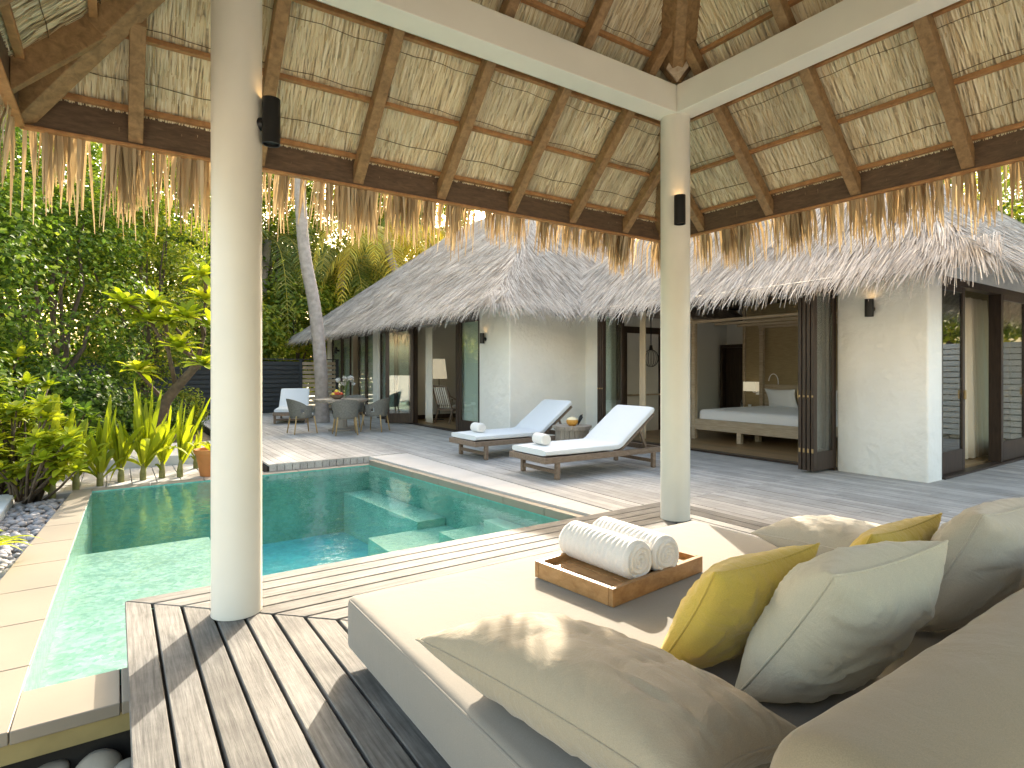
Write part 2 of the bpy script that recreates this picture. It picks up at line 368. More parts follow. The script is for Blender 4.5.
def foliage(name, mat, parent, blobs, leaf=.09, asp=.55, org=None, kind=None):
    parts = []; allc = []
    for (c, r, nc, per, cr) in blobs:
        cc, C, nn = crown_pts(c, r, nc, per, cr, zmin=.02); allc.append(cc)
        C[:, 2] = np.maximum(C[:, 2], .0)
        L = leaf*rng.uniform(.6, 1.3, len(C)); parts.append(leafquads(C, nn, L, L*asp))
    V, Fq = join(parts); o = npmesh(name, V, Fq, mat, parent, org=org)
    return o, np.concatenate(allc)
# ================================================================ SETTING
WZ = -.128; CZ = -.115
# pool outline (plan) from the photo: left edge, right edge run slightly out of square
PLn = P(20, 695, WZ); PLf = P(92, 492, WZ); PRf = P(370, 466, WZ); PRn = P(556, 520, WZ)
YN = PLn.y; YF = (PLf.y+PRf.y)/2+.02
def lx(y): return PLn.x+(PLf.x-PLn.x)*(y-PLn.y)/(PLf.y-PLn.y)      # left water edge
def rx(y): return PRn.x+(PRf.x-PRn.x)*(y-PRn.y)/(PRf.y-PRn.y)      # right water edge
gx0, gx1, gy0, gy1 = -.35, 4.0, YN, YF
g = MB()
# soil and sand sheet with a hole for the basin, large enough for the horizon
XL, XR, YB, YT = -150, 150, -150, 200
hx0, hx1, hy0, hy1 = -.6, 4.2, YN-.2, YF+.1
for (a, b, c, d_) in ((XL, hx0, YB, YT), (hx1, XR, YB, YT), (hx0, hx1, YB, hy0), (hx0, hx1, hy1, YT)):
    g.add([(a, c, 0), (b, c, 0), (b, d_, 0), (a, d_, 0)], [(0, 1, 2, 3)])
for v in g.v: v.z = -.5
tag(g.build('ground', M['whitesand']), kind='structure')
# garden bed soil level left of the pool
g = MB(); g.box(-14, -1.32, 2, 30, -.45, -.16); g.box(-1.32, 1.9, 11.35, 30, -.45, -.16); tag(g.build('garden_soil', M['sand']), kind='structure')
# basin
pz = -1.15
YM = 4.3
g = MB()
Lf, Ln, Rf, Rn = (lx(YF), YF), (lx(YN), YN), (rx(YF), YF), (rx(YN), YN)
SXE = .84; SYE = P(92, 530, WZ).y
g.add([(*Ln, pz), (*Rn, pz), (*Rf, pz), (*Lf, pz)], [(0, 1, 2, 3)])
tag(g.build('pool_floor', M['pooltile']), kind='structure')
g = MB()
for a, b in ((Ln, Lf), (Lf, Rf), (Rf, Rn), (Rn, Ln)):
    g.add([(*a, pz), (*b, pz), (*b, CZ-.004), (*a, CZ-.004)], [(0, 1, 2, 3)])
tag(g.build('pool_wall', M['poolwall']), kind='structure')
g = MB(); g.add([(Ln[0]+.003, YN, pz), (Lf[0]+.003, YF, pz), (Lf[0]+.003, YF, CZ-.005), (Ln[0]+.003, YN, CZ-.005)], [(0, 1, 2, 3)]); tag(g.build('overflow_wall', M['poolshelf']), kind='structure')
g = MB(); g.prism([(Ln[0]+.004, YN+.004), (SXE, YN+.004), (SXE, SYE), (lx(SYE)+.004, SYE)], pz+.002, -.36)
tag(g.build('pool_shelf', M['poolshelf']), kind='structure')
g = MB()
s1 = P(368, 538, -.62); s2 = P(439, 532, -.45); s3 = P(484, 520, -.30)
g.prism([(s1.x, YN+.01), (rx(YN)-.004, YN+.01), (rx(s1.y)-.004, s1.y), (s1.x, s1.y)], pz+.002, -.62)
g.prism([(s2.x, YN+.02), (rx(YN)-.006, YN+.02), (rx(s2.y)-.006, s2.y), (s2.x, s2.y)], -.619, -.45)
g.prism([(s3.x, YN+.03), (rx(YN)-.008, YN+.03), (rx(s3.y)-.008, s3.y), (s3.x, s3.y)], -.449, -.30)
g.prism([(rx(s1.y)-.42, s1.y+.002), (rx(s1.y)-.01, s1.y+.002), (rx(YF)-.01, YF-.01), (rx(YF)-.42, YF-.01)], pz+.002, -.52)
tag(g.build('pool_steps', M['poolstep']), kind='structure')
g = MB(); g.add([(Ln[0]-.03, YN-.004, WZ), (Rn[0], YN-.004, WZ), (Rf[0], YF, WZ), (Lf[0]-.03, YF, WZ)], [(0, 1, 2, 3)])
tag(g.build('water', M['water']), kind='structure')
# stone surround (coping) in separate slabs with fine joints
OLn = P(0, 737, CZ); olf = P(58.6, 508, CZ); OLm = P(0, 580, CZ)
def ox(y): return OLm.x+(olf.x-OLm.x)*(y-OLm.y)/(olf.y-OLm.y)
YO = P(123, 702, CZ).y
c = MB(); n = 9
for i in range(n):
    y0 = YO+(YF+.22-YO)*i/n+.003; y1 = YO+(YF+.22-YO)*(i+1)/n-.003
    yy0 = max(y0, YO)
    c.prism([(ox(y0), y0), (lx(max(y0, YN))-.0 if y0 >= YN else lx(YN), y0), (lx(y1), y1), (ox(y1), y1)], CZ-.06, CZ)
xs = lx(YN)+.004
for x0, x1 in ((xs, .02), (.026, .6)):
    c.prism([(x0, YO), (x1, YO), (x1, YN-.003), (x0, YN-.003)], CZ-.06, CZ)
n = 6
for i in range(n):
    x0 = lx(YF)+.006+(rx(YF)+.18-lx(YF))*i/n; x1 = lx(YF)+(rx(YF)+.18-lx(YF))*(i+1)/n
    c.box(x0, x1-.004, YF+.002, YF+.22, CZ-.06, CZ+.004)
n = 7
for i in range(n):
    y0 = YM+(YF-YM)*i/n; y1 = YM+(YF-YM)*(i+1)/n-.006
    c.prism([(rx(y0)+.002, y0), (rx(y0)+.10, y0), (rx(y1)+.10, y1), (rx(y1)+.002, y1)], CZ-.05, -.035)
tag(c.build('pool_coping', M['coping'], bevel=.004, seg=1), kind='structure')
c = MB(); c.box(ox(YO)+.02, .6, YO+.03, YO+.12, -.27, CZ-.061); c.prism([(ox(YO)+.02, YO+.12), (ox(YO)+.1, YO+.12), (ox(YF)+.1, YF), (ox(YF)+.02, YF)], -.30, CZ-.061)
tag(c.build('pool_outer_wall', M['copface']), kind='structure')
c = MB(); c.box(ox(YO)+.03, .6, YO+.121, YN-.006, -.55, -.20); c.prism([(ox(YO)+.101, YN-.006), (ox(YO)+.14, YN-.006), (ox(YF)+.14, YF), (ox(YF)+.101, YF)], -.55, -.20); tag(c.build('pool_cavity_shade', M['under']), kind='structure')  # near-black back wall painted as the shade of the cavity under the coping
c = MB(); n = 8
for i in range(n):
    y0 = YM+(YF+.22-YM)*i/n; y1 = YM+(YF+.22-YM)*(i+1)/n-.005
    c.prism([(rx(y0)+.103, y0), (4.24, y0), (4.24, y1), (rx(y1)+.103, y1)], -.12, -.008)
tag(c.build('stone_band', M['stoneband'], bevel=.003, seg=1), kind='structure')
# villa terrace boards
def boards_y(mb, xa, xb, ya, yb, pitch, zt=0, th=.03, gap=.007, seed=1):
    rd = random.Random(seed); x = xa
    while x < xb-.02:
        y = ya; w_ = min(pitch-gap, xb-x)
        while y < yb:
            l = rd.uniform(2.2, 4.5); y2 = min(y+l, yb)
            if yb-y2 < .5: y2 = yb
            mb.box(x, x+w_, y, y2-.004, zt-th, zt+rd.uniform(-.0015, .0015)); y = y2
        x += pitch
g = MB()
boards_y(g, 4.245, 8.7, 4.37, 9.85, .115, seed=1)
boards_y(g, 5.08, 8.7, -7, 4.37, .115, seed=2)
boards_y(g, 8.7, 15, -7, 3.22, .115, seed=4)
YD = YF+.225
boards_y(g, 1.95, 6.62, YD+.0, 23, .115, seed=3)
tag(g.build('terrace_deck', M['gdeck']), kind='structure')
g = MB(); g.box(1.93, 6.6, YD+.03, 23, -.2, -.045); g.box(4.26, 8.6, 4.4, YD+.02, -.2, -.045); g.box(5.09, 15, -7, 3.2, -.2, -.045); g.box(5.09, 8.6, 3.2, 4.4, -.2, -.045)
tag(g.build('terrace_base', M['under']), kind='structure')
g = MB()   # grey blocks facing the pool on the riser of the terrace
x = 1.96
while x < rx(YF)+.12:
    g.box(x, x+.105, YD-.02, YD-.004, CZ+.006, -.003); x += .115
tag(g.build('terrace_riser', M['gdeck']), kind='structure')
# pavilion deck: mitred boards
DX0, DX1, DY1 = .05, 5.05, 4.36; PT = .145; GP = .012
g = MB(); h = MB()
def mitre(i): return i*PT, (i+1)*PT-GP
ZT = .012
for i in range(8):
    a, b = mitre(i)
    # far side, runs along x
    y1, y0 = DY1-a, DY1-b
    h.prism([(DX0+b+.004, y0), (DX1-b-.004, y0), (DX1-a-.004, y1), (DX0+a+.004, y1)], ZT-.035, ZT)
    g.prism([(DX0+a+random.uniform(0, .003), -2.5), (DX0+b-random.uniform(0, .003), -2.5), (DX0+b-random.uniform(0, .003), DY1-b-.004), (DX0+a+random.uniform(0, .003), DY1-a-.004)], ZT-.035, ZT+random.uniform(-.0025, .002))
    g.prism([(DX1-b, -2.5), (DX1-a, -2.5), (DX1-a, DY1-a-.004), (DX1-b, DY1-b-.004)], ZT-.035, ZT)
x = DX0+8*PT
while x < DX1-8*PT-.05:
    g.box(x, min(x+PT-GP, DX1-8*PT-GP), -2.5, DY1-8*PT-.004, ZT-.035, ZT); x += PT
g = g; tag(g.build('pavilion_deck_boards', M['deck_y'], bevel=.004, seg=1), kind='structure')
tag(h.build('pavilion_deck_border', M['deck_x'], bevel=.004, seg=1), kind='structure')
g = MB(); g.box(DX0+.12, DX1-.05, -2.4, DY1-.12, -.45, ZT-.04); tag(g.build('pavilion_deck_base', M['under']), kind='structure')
# white kerb, pebble channel, paving left of and behind the pool
g = MB()
for i in range(6):
    y0 = 3+i*1.1; g.box(-1.30, -1.02, y0, y0+1.08, -.45, -.10)
tag(g.build('garden_kerb', M['kerbwhite'], bevel=.01, seg=1), kind='structure')
g = MB(); y = YD-.0
for i in range(10):
    for j in range(3):
        g.box(-1.0+i*.3, -1.0+i*.3+.292, YD+.01+j*.62, YD+.61+j*.62, -.3, -.15 if j != 1 else -.146)
tag(g.build('garden_paving', M['paving'], bevel=.006, seg=1), kind='structure')
# low white plinth among the plants
def rocks(name, pts, mat, kind='stuff', nn=2):
    parts = []; 
    base = bmesh.new(); bmesh.ops.create_icosphere(base, subdivisions=nn, radius=1); bv = np.array([v.co[:] for v in base.verts]); bf = np.array([[v.index for v in f.verts] for f in base.faces]); base.free()
    for (x, y, z, r) in pts:
        s = np.array([r*random.uniform(.8, 1.3), r*random.uniform(.8, 1.3), r*random.uniform(.55, .8)]); a = random.uniform(0, 6.28)
        v = bv*s*(1+.08*np.sin(bv[:, [1, 2, 0]]*3+a)); ca, sa = math.cos(a), math.sin(a)
        v = np.stack([v[:, 0]*ca-v[:, 1]*sa, v[:, 0]*sa+v[:, 1]*ca, v[:, 2]], 1)+np.array([x, y, z]); parts.append((v, bf))
    V, Fq = join(parts); o = npmesh(name, V, Fq, mat, None, smooth=True); 
    if kind: o['kind'] = kind
    return o
pts = []
for i in range(900):
    y = random.uniform(3.2, 9.4); x = random.uniform(-1.03, ox(y)+.03); pts.append((x, y, -.20+random.uniform(-.02, .02), random.uniform(.03, .055)))
rocks('pebbles', pts, M['pebble'], nn=1)
pts = [(random.uniform(-1.3, .1), random.uniform(2.0, 3.28), -.44+random.uniform(0, .05), random.uniform(.06, .11)) for i in range(120)]
rocks('stones', pts, M['rock'], nn=2)
for j, (u, v, r, lb) in enumerate(((98, 764, .085, 'large pale rounded stone beside the corner of the timber deck'), (52, 768, .06, 'smaller rounded stone left of the large one under the pool edge'))):
    q = P(u, v, -.38); o = rocks('boulder', [(q.x, q.y, -.39, r)], M['rock'], kind=None, nn=3); tag(o, lb, 'stone')

# ================================================================ PAVILION
EX0, EX1, EY1, EY0 = -.5, 5.6, 4.9, -2.7; EZ = 3.05
CXA, CXB, CYc, CYb = .6, 4.5, 3.8, -1.6
TMAX = 3.05
pav = thing('pavilion', (2.55, 1.1, 0), 'open timber pavilion with cream columns and a thatched roof over the daybed', 'pavilion')
for (x, y) in ((CXA, CYc), (CXB, CYc), (CXA, CYb), (CXB, CYb)):
    c = MB(); c.lathe([(0, ZT+.001), (.141, ZT+.001), (.141, ZT+.012), (.139, ZT+.02), (.139, 3.9)], (x, y, 0), 40)
    o = c.build('column', M['paint'], pav, smooth='auto')
BZ0, BZ1 = 3.885, 4.145
for (a, b) in (((CXA-1.0+.15, CYc), (CXB-.11, CYc)), ((CXA, CYb), (CXB, CYb))):
    c = MB(); c.box(a[0], b[0], a[1]-.11, a[1]+.11, BZ0, BZ1); c.build('beam', M['beam'], pav, bevel=.006)
for x in (CXA, CXB):
    c = MB(); c.box(x-.11, x+.11, CYb+.115 if x == CXB else CYb+.115, CYc+.11 if x == CXB else CYc-.115, BZ0-.001, BZ1+.001); c.build('beam', M['beam'], pav, bevel=.006)
for x, dx in ((CXB, -1), (CXA, 1)):   # kite shaped end plate where the hip meets the column head
    c = MB(); cc_ = Vector((x+dx*.155, CYc-.155, 4.15)); s_ = Vector((1, dx, 0)).normalized() if dx < 0 else Vector((1, 1, 0)).normalized()
    s_ = Vector((.7071, .7071*(-1 if dx < 0 else 1), 0)); n_ = Vector((dx*.7071, -.7071, 0))
    k4 = [cc_, cc_+s_*.10+Vector((0, 0, .12))+n_*.02, cc_+Vector((0, 0, .30))+n_*.12, cc_-s_*.10+Vector((0, 0, .12))+n_*.02]
    c.add(k4+[p-n_*.03 for p in k4], [(0, 1, 2, 3), (7, 6, 5, 4), (0, 4, 5, 1), (1, 5, 6, 2), (2, 6, 7, 3), (3, 7, 4, 0)]); c.build('hip_end_plate', M['bedwood'], pav)
# face helper: roof plane z as function of distance t from eave
def zr(t, off=0): return EZ+t+off
def rafter(a2, dirv, t1, wd=.09, ht=.15, name='rafter', t0=0, mat='rafter'):
    """a2 eave plan point, dirv inward plan unit; vertical depth ht/cos; underside on z=EZ+t"""
    a = Vector((a2[0], a2[1], EZ)); d_ = Vector((dirv[0], dirv[1], 1))
    p, q = a+d_*t0, a+d_*t1; side = Vector((-dirv[1], dirv[0], 0)).normalized()*wd/2; up = Vector((0, 0, ht))
    c = MB(); c.add([p-side, p+side, p+side+up, p-side+up, q-side, q+side, q+side+up, q-side+up],
                    [(0, 1, 2, 3), (7, 6, 5, 4), (4, 5, 1, 0), (5, 6, 2, 1), (6, 7, 3, 2), (7, 4, 0, 3)])
    return c.build(name, M[mat], pav, bevel=.004, seg=1)
xr = [.12, .93, 1.73, 2.53, 3.33, 4.13, 4.93]
for x in xr:
    t1 = min(x-EX0, EX1-x, TMAX)-.06
    rafter((x, EY1), (0, -1), t1); rafter((x, EY0), (0, 1), t1)
yr = [4.35, 3.5, 2.65, 1.8, .95, .1, -.75, -1.6, -2.3]
for y in yr:
    t1 = min(EY1-y, y-EY0, TMAX)-.06; rafter((EX1, y), (-1, 0), t1)
for y in yr[1:]:
    t1 = min(EY1-y, y-EY0, TMAX)-.06; rafter((EX0, y), (1, 0), t1)
rafter((EX0, 4.42), (1, 0), .46, .07, .30)
# hip rafters: narrow soffit widening upward to dark cheeks
for (cx_, cy_, dx, dy) in ((EX0, EY1, 1, -1), (EX1, EY1, -1, -1), (EX0, EY0, 1, 1), (EX1, EY0, -1, 1)):
    side = Vector((-dy, dx, 0)).normalized()
    def seg(t0, t1, name, lo=0.0, wb=.055, wt=.15, dep=.19):
        p = Vector((cx_+dx*t0, cy_+dy*t0, EZ+t0-.02-lo)); q = Vector((cx_+dx*t1, cy_+dy*t1, EZ+t1-.02-lo)); up = Vector((0, 0, dep+lo))
        c = MB(); c.add([p-side*wb, p+side*wb, p+side*wt+up, p-side*wt+up, q-side*wb, q+side*wb, q+side*wt+up, q-side*wt+up],
                        [(0, 1, 2, 3), (7, 6, 5, 4), (4, 5, 1, 0), (5, 6, 2, 1), (6, 7, 3, 2), (7, 4, 0, 3)])
        c.build(name, M['rafter'], pav, bevel=.003, seg=1)
    seg(.0, 1.02, 'hip_rafter')
    seg(1.19, TMAX, 'hip_rafter', .05, .045, .26, .24)
c = MB(); c.bar((2.55, EY1-TMAX+.1, EZ+TMAX+.02), (2.55, EY0+TMAX-.1, EZ+TMAX+.02), .08, .25); c.build('ridge_beam', M['rafter'], pav)
# dark triangular infill under the thatch at the left hip
c = MB(); a = Vector((EX0, EY1, EZ+.17)); b = a+Vector((.46, -.46, .46)); d_ = Vector((EX0, 4.44, EZ+.17))
c.add([a, b, d_, a+Vector((0, 0, .02)), b+Vector((0, 0, .02)), d_+Vector((0, 0, .02))], [(0, 1, 2), (5, 4, 3), (0, 3, 4, 1), (1, 4, 5, 2), (2, 5, 3, 0)]); c.build('corner_infill', M['fascia'], pav)
# fascia + purlins ring
def ring(t, z, wd, ht, name, mat):
    x0, x1, y0, y1 = EX0+t, EX1-t, EY0+t, EY1-t; zz = z
    for a, b in (((x0, y1), (x1, y1)), ((x1, y1), (x1, y0)), ((x1, y0), (x0, y0)), ((x0, y0), (x0, y1))):
        if (Vector(a)-Vector(b)).length < .1: continue
        c = MB(); c.bar((*a, zz), (*b, zz), wd, ht); c.build(name, M[mat], pav, bevel=.003, seg=1)
ring(-.02, EZ+.105, .035, .24, 'fascia', 'fascia')
ring(-.055, EZ+.32, .03, .26, 'thatch_edge', 'thatch_back')
ring(-.012, EZ-.022, .06, .02, 'eave_strip', 'purlin')
t = .045; k = 0
while t < TMAX-.1:
    ring(t, EZ+t+.152+.018, .045, .036, 'purlin', 'purlin'); t += .38 if k else .345; k += 1
# thatch lining seen from below, hung in overlapping rows
TH = .205
faces = [((EX0, EY1), (EX1, EY1), (0, -1)), ((EX1, EY1), (EX1, EY0), (-1, 0)), ((EX1, EY0), (EX0, EY0), (0, 1)), ((EX0, EY0), (EX0, EY1), (1, 0))]
parts = []; st = MB(); bk = MB()
for (a, b, inn) in faces:
    a = np.array(a, float); b = np.array(b, float); inn = np.array(inn, float); Ltot = np.linalg.norm(b-a); al = (b-a)/Ltot
    rows = np.arange(0, TMAX, .127)
    for ri, tr in enumerate(rows):
        s0, s1 = tr, Ltot-tr
        if s1 <= s0: continue
        n = int((s1-s0)/.0048)
        s = rng.uniform(s0, s1, n); top = np.minimum(tr+.127*rng.uniform(1.0, 1.25, n), np.minimum(np.minimum(s, Ltot-s), TMAX)+.05)
        bot = tr+rng.uniform(-.03, .01, n); sk = rng.normal(0, .012, n)
        def pt(ss, tt, off): 
            xy = a+al*ss[:, None]+inn*tt[:, None]; return np.concatenate([xy, (EZ+TH+tt+off)[:, None]], 1)
        ob = rng.uniform(-.014, -.003, n)
        p0 = pt(s, top, np.full(n, .012)); p1 = pt(s+sk*.5, (top+bot)/2, -.004+ob*.5); p2 = pt(s+sk, bot, ob)
        side = np.tile(np.array([al[0], al[1], 0]), (n, 1))+rng.normal(0, .25, (n, 3)); parts.append(strips(p0, p1, p2, rng.uniform(.005, .012, n), unit(side), .75))
        if ri % 2 == 1:
            pa = a+al*s0+inn*tr; pb = a+al*s1+inn*tr; prev = None; m = 40
            q = []
            for i in range(m+1):
                f = i/m; xy = pa+(pb-pa)*f; tt = tr+.045+.006*math.sin(i*1.7+ri)
                xy = a+al*(s0+(s1-s0)*f)+inn*tt; q.append((xy[0], xy[1], EZ+TH+tt-.02))
            st.tube(q, .0028, 4)
V, Fq = join(parts); npmesh('thatch_lining', V, Fq, M['thatch_in'], pav)
st.build('lashing', M['stitch'], pav)
ax, ay = 2.55, (EY1-TMAX, EY0+TMAX)
def hiproof(mb, x0, x1, y0, y1, z, t, thick, rise=1.0, axis='y', under=True):
    """closed hip roof shell; t = half width"""
    if axis == 'y': r0 = ((x0+x1)/2, y0+t); r1 = ((x0+x1)/2, y1-t)
    else: r0 = (x0+t, (y0+y1)/2); r1 = (x1-t, (y0+y1)/2)
    vs = []
    for dz in ((0, thick) if under else (thick,)):
        vs += [(x0, y0, z+dz), (x1, y0, z+dz), (x1, y1, z+dz), (x0, y1, z+dz), (*r0, z+dz+t*rise), (*r1, z+dz+t*rise)]
    n = 6 if under else 0
    def fs(o):
        if axis == 'y': return [(o, o+1, o+4), (o+1, o+2, o+5, o+4), (o+2, o+3, o+5), (o+3, o, o+4, o+5)]
        return [(o, o+1, o+5, o+4), (o+1, o+2, o+5), (o+2, o+3, o+4, o+5), (o+3, o, o+4)]
    f = []
    if under: f += [tuple(reversed(q)) for q in fs(0)]+[(i, (i+1) % 4, (i+1) % 4+6, i+6) for i in range(4)]
    f += fs(n); mb.add(vs, f)
bk = MB(); hiproof(bk, EX0-.0, EX1+.0, EY0-.0, EY1+.0, EZ+TH+.03, TMAX, .22); bk.build('thatch_body', M['thatch_back'], pav)
# hanging fringe on all four eaves
parts = []
for fi, (a, b, inn) in enumerate(faces):
    a = np.array(a, float); b = np.array(b, float); inn = np.array(inn, float); Ltot = np.linalg.norm(b-a); al = (b-a)/Ltot
    dens = 185 if fi < 2 else 70; n = int(Ltot*dens)
    nc = int(Ltot*7); cl = rng.uniform(-.1, Ltot+.1, nc); cd = rng.uniform(.25, 1.0, nc)   # uneven tufts
    ci = rng.integers(0, nc, n); s = np.where(rng.random(n) < .74, cl[ci]+rng.normal(0, .036, n), rng.uniform(-.15, Ltot+.15, n))
    out = rng.uniform(.02, .20, n); ln = rng.uniform(.22, .46, n)*np.where(rng.random(n) < .2, 1.15, 1.0)
    if fi == 0: ln *= np.where(s < 1.3, 1.22, 1.0)*np.where((s > 3.5) & (s < 5.3), .72, 1.0)
    ztop = EZ+.16-rng.uniform(0, .08, n)
    sway = rng.normal(0, .03, n); o2 = rng.uniform(-.02, .06, n)
    def pt(ss, oo, zz): 
        xy = a+al*ss[:, None]-inn*oo[:, None]; return np.concatenate([xy, zz[:, None]], 1)
    p0 = pt(s, out*.3, ztop); p1 = pt(s+sway*.4, out, ztop-ln*.5); p2 = pt(s+sway, out+o2, ztop-ln-.12)
    side = unit(np.tile(np.array([al[0], al[1], 0]), (n, 1))+rng.normal(0, .5, (n, 3))*np.array([1, 1, .05]))
    parts.append(strips(p0, p1, p2, rng.uniform(.012, .03, n), side, .25))
    # upper ends lying on the roof
V, Fq = join(parts); npmesh('thatch_fringe', V, Fq, M['fringe'], pav)

# wall lamps
def lamp(loc, back, label, hgt=.27, r=.052, light=True):
    t = thing('wall_lamp', loc, label, 'wall lamp', 'black cylinder wall lamps')
    x, y, z = loc; c = MB(); c.lathe([(0, hgt/2-.02), (r-.006, hgt/2-.02), (r-.006, hgt/2), (r, hgt/2), (r, -hgt/2), (r-.006, -hgt/2), (r-.006, -hgt/2+.015), (0, -hgt/2+.015)], loc, 28)
    c.build('lamp_body', M['black'], t, smooth='auto')
    b = Vector((back[0], back[1], 0)); c = MB(); c.tube([Vector(loc)+b.normalized()*r*.8+Vector((0, 0, -.015)), Vector(loc)+b+Vector((0, 0, -.015))], .038, 20); c.build('bracket', M['black'], t, smooth='auto')
    for s_ in (-1, 1):
        c = MB(); c.lathe([(0, s_*(hgt/2-.018)), (r*.62, s_*(hgt/2-.018))], loc, 20); c.build('bulb_lens', M['warm'], t)
    return t
lamp((CXA+.20*.85, CYc-.20*.55, 2.93), (-.08*.8, .08*.5), 'black cylinder lamp on the front cream column that stands in the deck')
lamp((CXB-.2*.62, CYc-.2*.79, 2.95), (.07*.62, .07*.79), 'black cylinder lamp on the second cream column under the beam corner')
# ================================================================ VILLA
LX, BX = 6.6, 8.62; DH = 2.62; WT = 3.05
villa = thing('villa', (9.5, 10, 0), 'white plastered villa with thatched roof and wide open glass doors on the terrace', 'villa')
def wall(name, mat, *boxes, bevel=0):
    c = MB()
    for b in boxes: c.box(*b)
    return c.build(name, M[mat], villa, bevel=bevel)
e = .003
def stucco(name, x0, x1, y0, y1, z0, z1):
    """rough hand-plastered wall with slightly wavy faces and soft corners"""
    bm = bmesh.new(); bmesh.ops.create_cube(bm, size=1)
    for v in bm.verts: v.co = Vector((x0 if v.co.x < 0 else x1, y0 if v.co.y < 0 else y1, z0 if v.co.z < 0 else z1))
    bmesh.ops.bevel(bm, geom=bm.edges[:], offset=.03, segments=3, affect='EDGES')
    me = bpy.data.meshes.new(name); org = ORG[villa]
    for v in bm.verts: v.co -= org
    bm.to_mesh(me); bm.free(); me.materials.append(M['stucco'])
    for p in me.polygons: p.use_smooth = True
    try: me.set_sharp_from_angle(angle=R(50))
    except Exception: pass
    return finish(bpy.data.objects.new(name, me), villa, org)
def pwall(pts):
    c = MB(); c.prism(pts, -.05, WT); return c.build('wall', M['stucco'], villa, bevel=.03, seg=3, smooth='auto')
pwall([(LX, 9.8), (BX+.02, 9.8), (BX+.02, 9.0), (BX+.25, 9.0), (BX+.25, 10.0), (LX+.3, 10.0), (LX+.3, 11.0), (LX, 11.0)])
pwall([(BX, 3.19), (9.06, 3.19), (9.06, 3.42), (BX+.3, 3.42), (BX+.3, 4.34), (BX, 4.34)])
stucco('wall', LX, LX+.3, 16.95, 17.4, -.05, WT)
stucco('wall', LX, LX+.3, 21.75, 22.1, -.05, WT)
wall('upper_wall', 'stucco', (BX+.02, BX+.25, 4.34, 9.0, DH+.14, WT), (LX+.02, LX+.27, 11.0, 16.95, DH+.14, WT), (LX+.02, LX+.27, 17.4, 21.75, DH+.14, WT), (9.06, 16, 3.21, 3.42, DH+.1, WT+.3))
wall('door_head', 'darkframe', (BX+.04, BX+.2, 4.345, 8.995, DH, DH+.138))
wall('door_head', 'darkframe', (LX+.04, LX+.2, 11.0, 16.95, DH, DH+.138))
wall('door_head', 'darkframe', (LX+.04, LX+.2, 17.4, 21.75, DH, DH+.138))
wall('door_head', 'darkframe', (9.06, 14.2, 3.22, 3.36, DH, DH+.098))
wall('door_track', 'darkframe', (BX-.04, BX+.12, 4.345, 8.995, -.03, .03))
wall('door_track', 'darkframe', (LX-.04, LX+.12, 11.0, 16.95, -.03, .03))
wall('door_track', 'darkframe', (LX-.04, LX+.12, 17.4, 21.75, -.03, .03))
wall('door_track', 'darkframe', (9.07, 14.2, 3.16, 3.30, -.03, .03))
# rooms
wall('bedroom_floor', 'floorin', *[(8.74+i*.14, 8.74+i*.14+.137, 3.42, 9.6, -.1, .02) for i in range(34)])
wall('living_room_floor', 'floorin', *[(6.73+i*.14, 6.73+i*.14+.137, 10.0, 15.6, -.1, .02) for i in range(34)])
wall('room_wall', 'greywall', (BX+.26, 13.6, 9.6, 9.75, -.05, 3.0))
wall('room_wall', 'greywall', (13.4, 13.6, 3.4, 9.598, -.05, 3.0))
wall('room_wall', 'inwall', (LX+.31, 11.6, 15.6, 15.8, -.05, 3.0))
wall('room_wall', 'inwall', (11.4, 11.6, 10.0, 15.598, -.05, 3.0))
wall('skirting', 'darkframe', (LX+.31, 11.39, 15.575, 15.598, .02, .14))
wall('ceiling', 'fascia', (BX+.26, 13.6, 3.43, 9.75, 3.01, 3.08))
wall('ceiling', 'inwall', (LX+.28, 11.6, 10.02, 15.8, 3.01, 3.08))
wall('room_wall', 'inwall', (LX+.31, 11.6, 21.9, 22.05, -.05, 3.0), (7.9, 8.05, 15.82, 21.88, -.05, 3.0))
# timber slatted headboard wall, dark doorway in the left wall, closet doorway
wall('slatted_wall', 'slatwall', (12.7, 12.8, 3.5, 8.55, .02, 3.0))
wall('slatted_wall_edge', 'bedwood', (12.66, 12.82, 8.552, 8.62, .02, 3.0))
wall('closet_door_frame', 'darkframe', (12.98, 13.1, 8.66, 8.74, .02, 2.1), (12.98, 13.1, 9.42, 9.50, .02, 2.1), (12.98, 13.1, 8.741, 9.419, 2.02, 2.1), (13.2, 13.39, 8.66, 9.5, .02, 2.1))
0 and wall('closet_shelves', 'bedwood', *[(12.99, 13.19, 8.75, 9.41, .35+.3*i, .37+.3*i) for i in range(5)])
dl = wall('bathroom_door_frame', 'darkframe', (9.55, 9.67, 9.55, 9.598, .02, 2.45), (10.75, 10.95, 9.55, 9.598, .02, 2.45), (9.671, 10.749, 9.55, 9.598, 2.3, 2.45))
wall('bathroom_mirror', 'greywall', (9.671, 10.749, 9.585, 9.597, .02, 2.3))
wall('towel_shelf', 'bedwood', (9.7, 10.7, 9.45, 9.58, .86, .89))
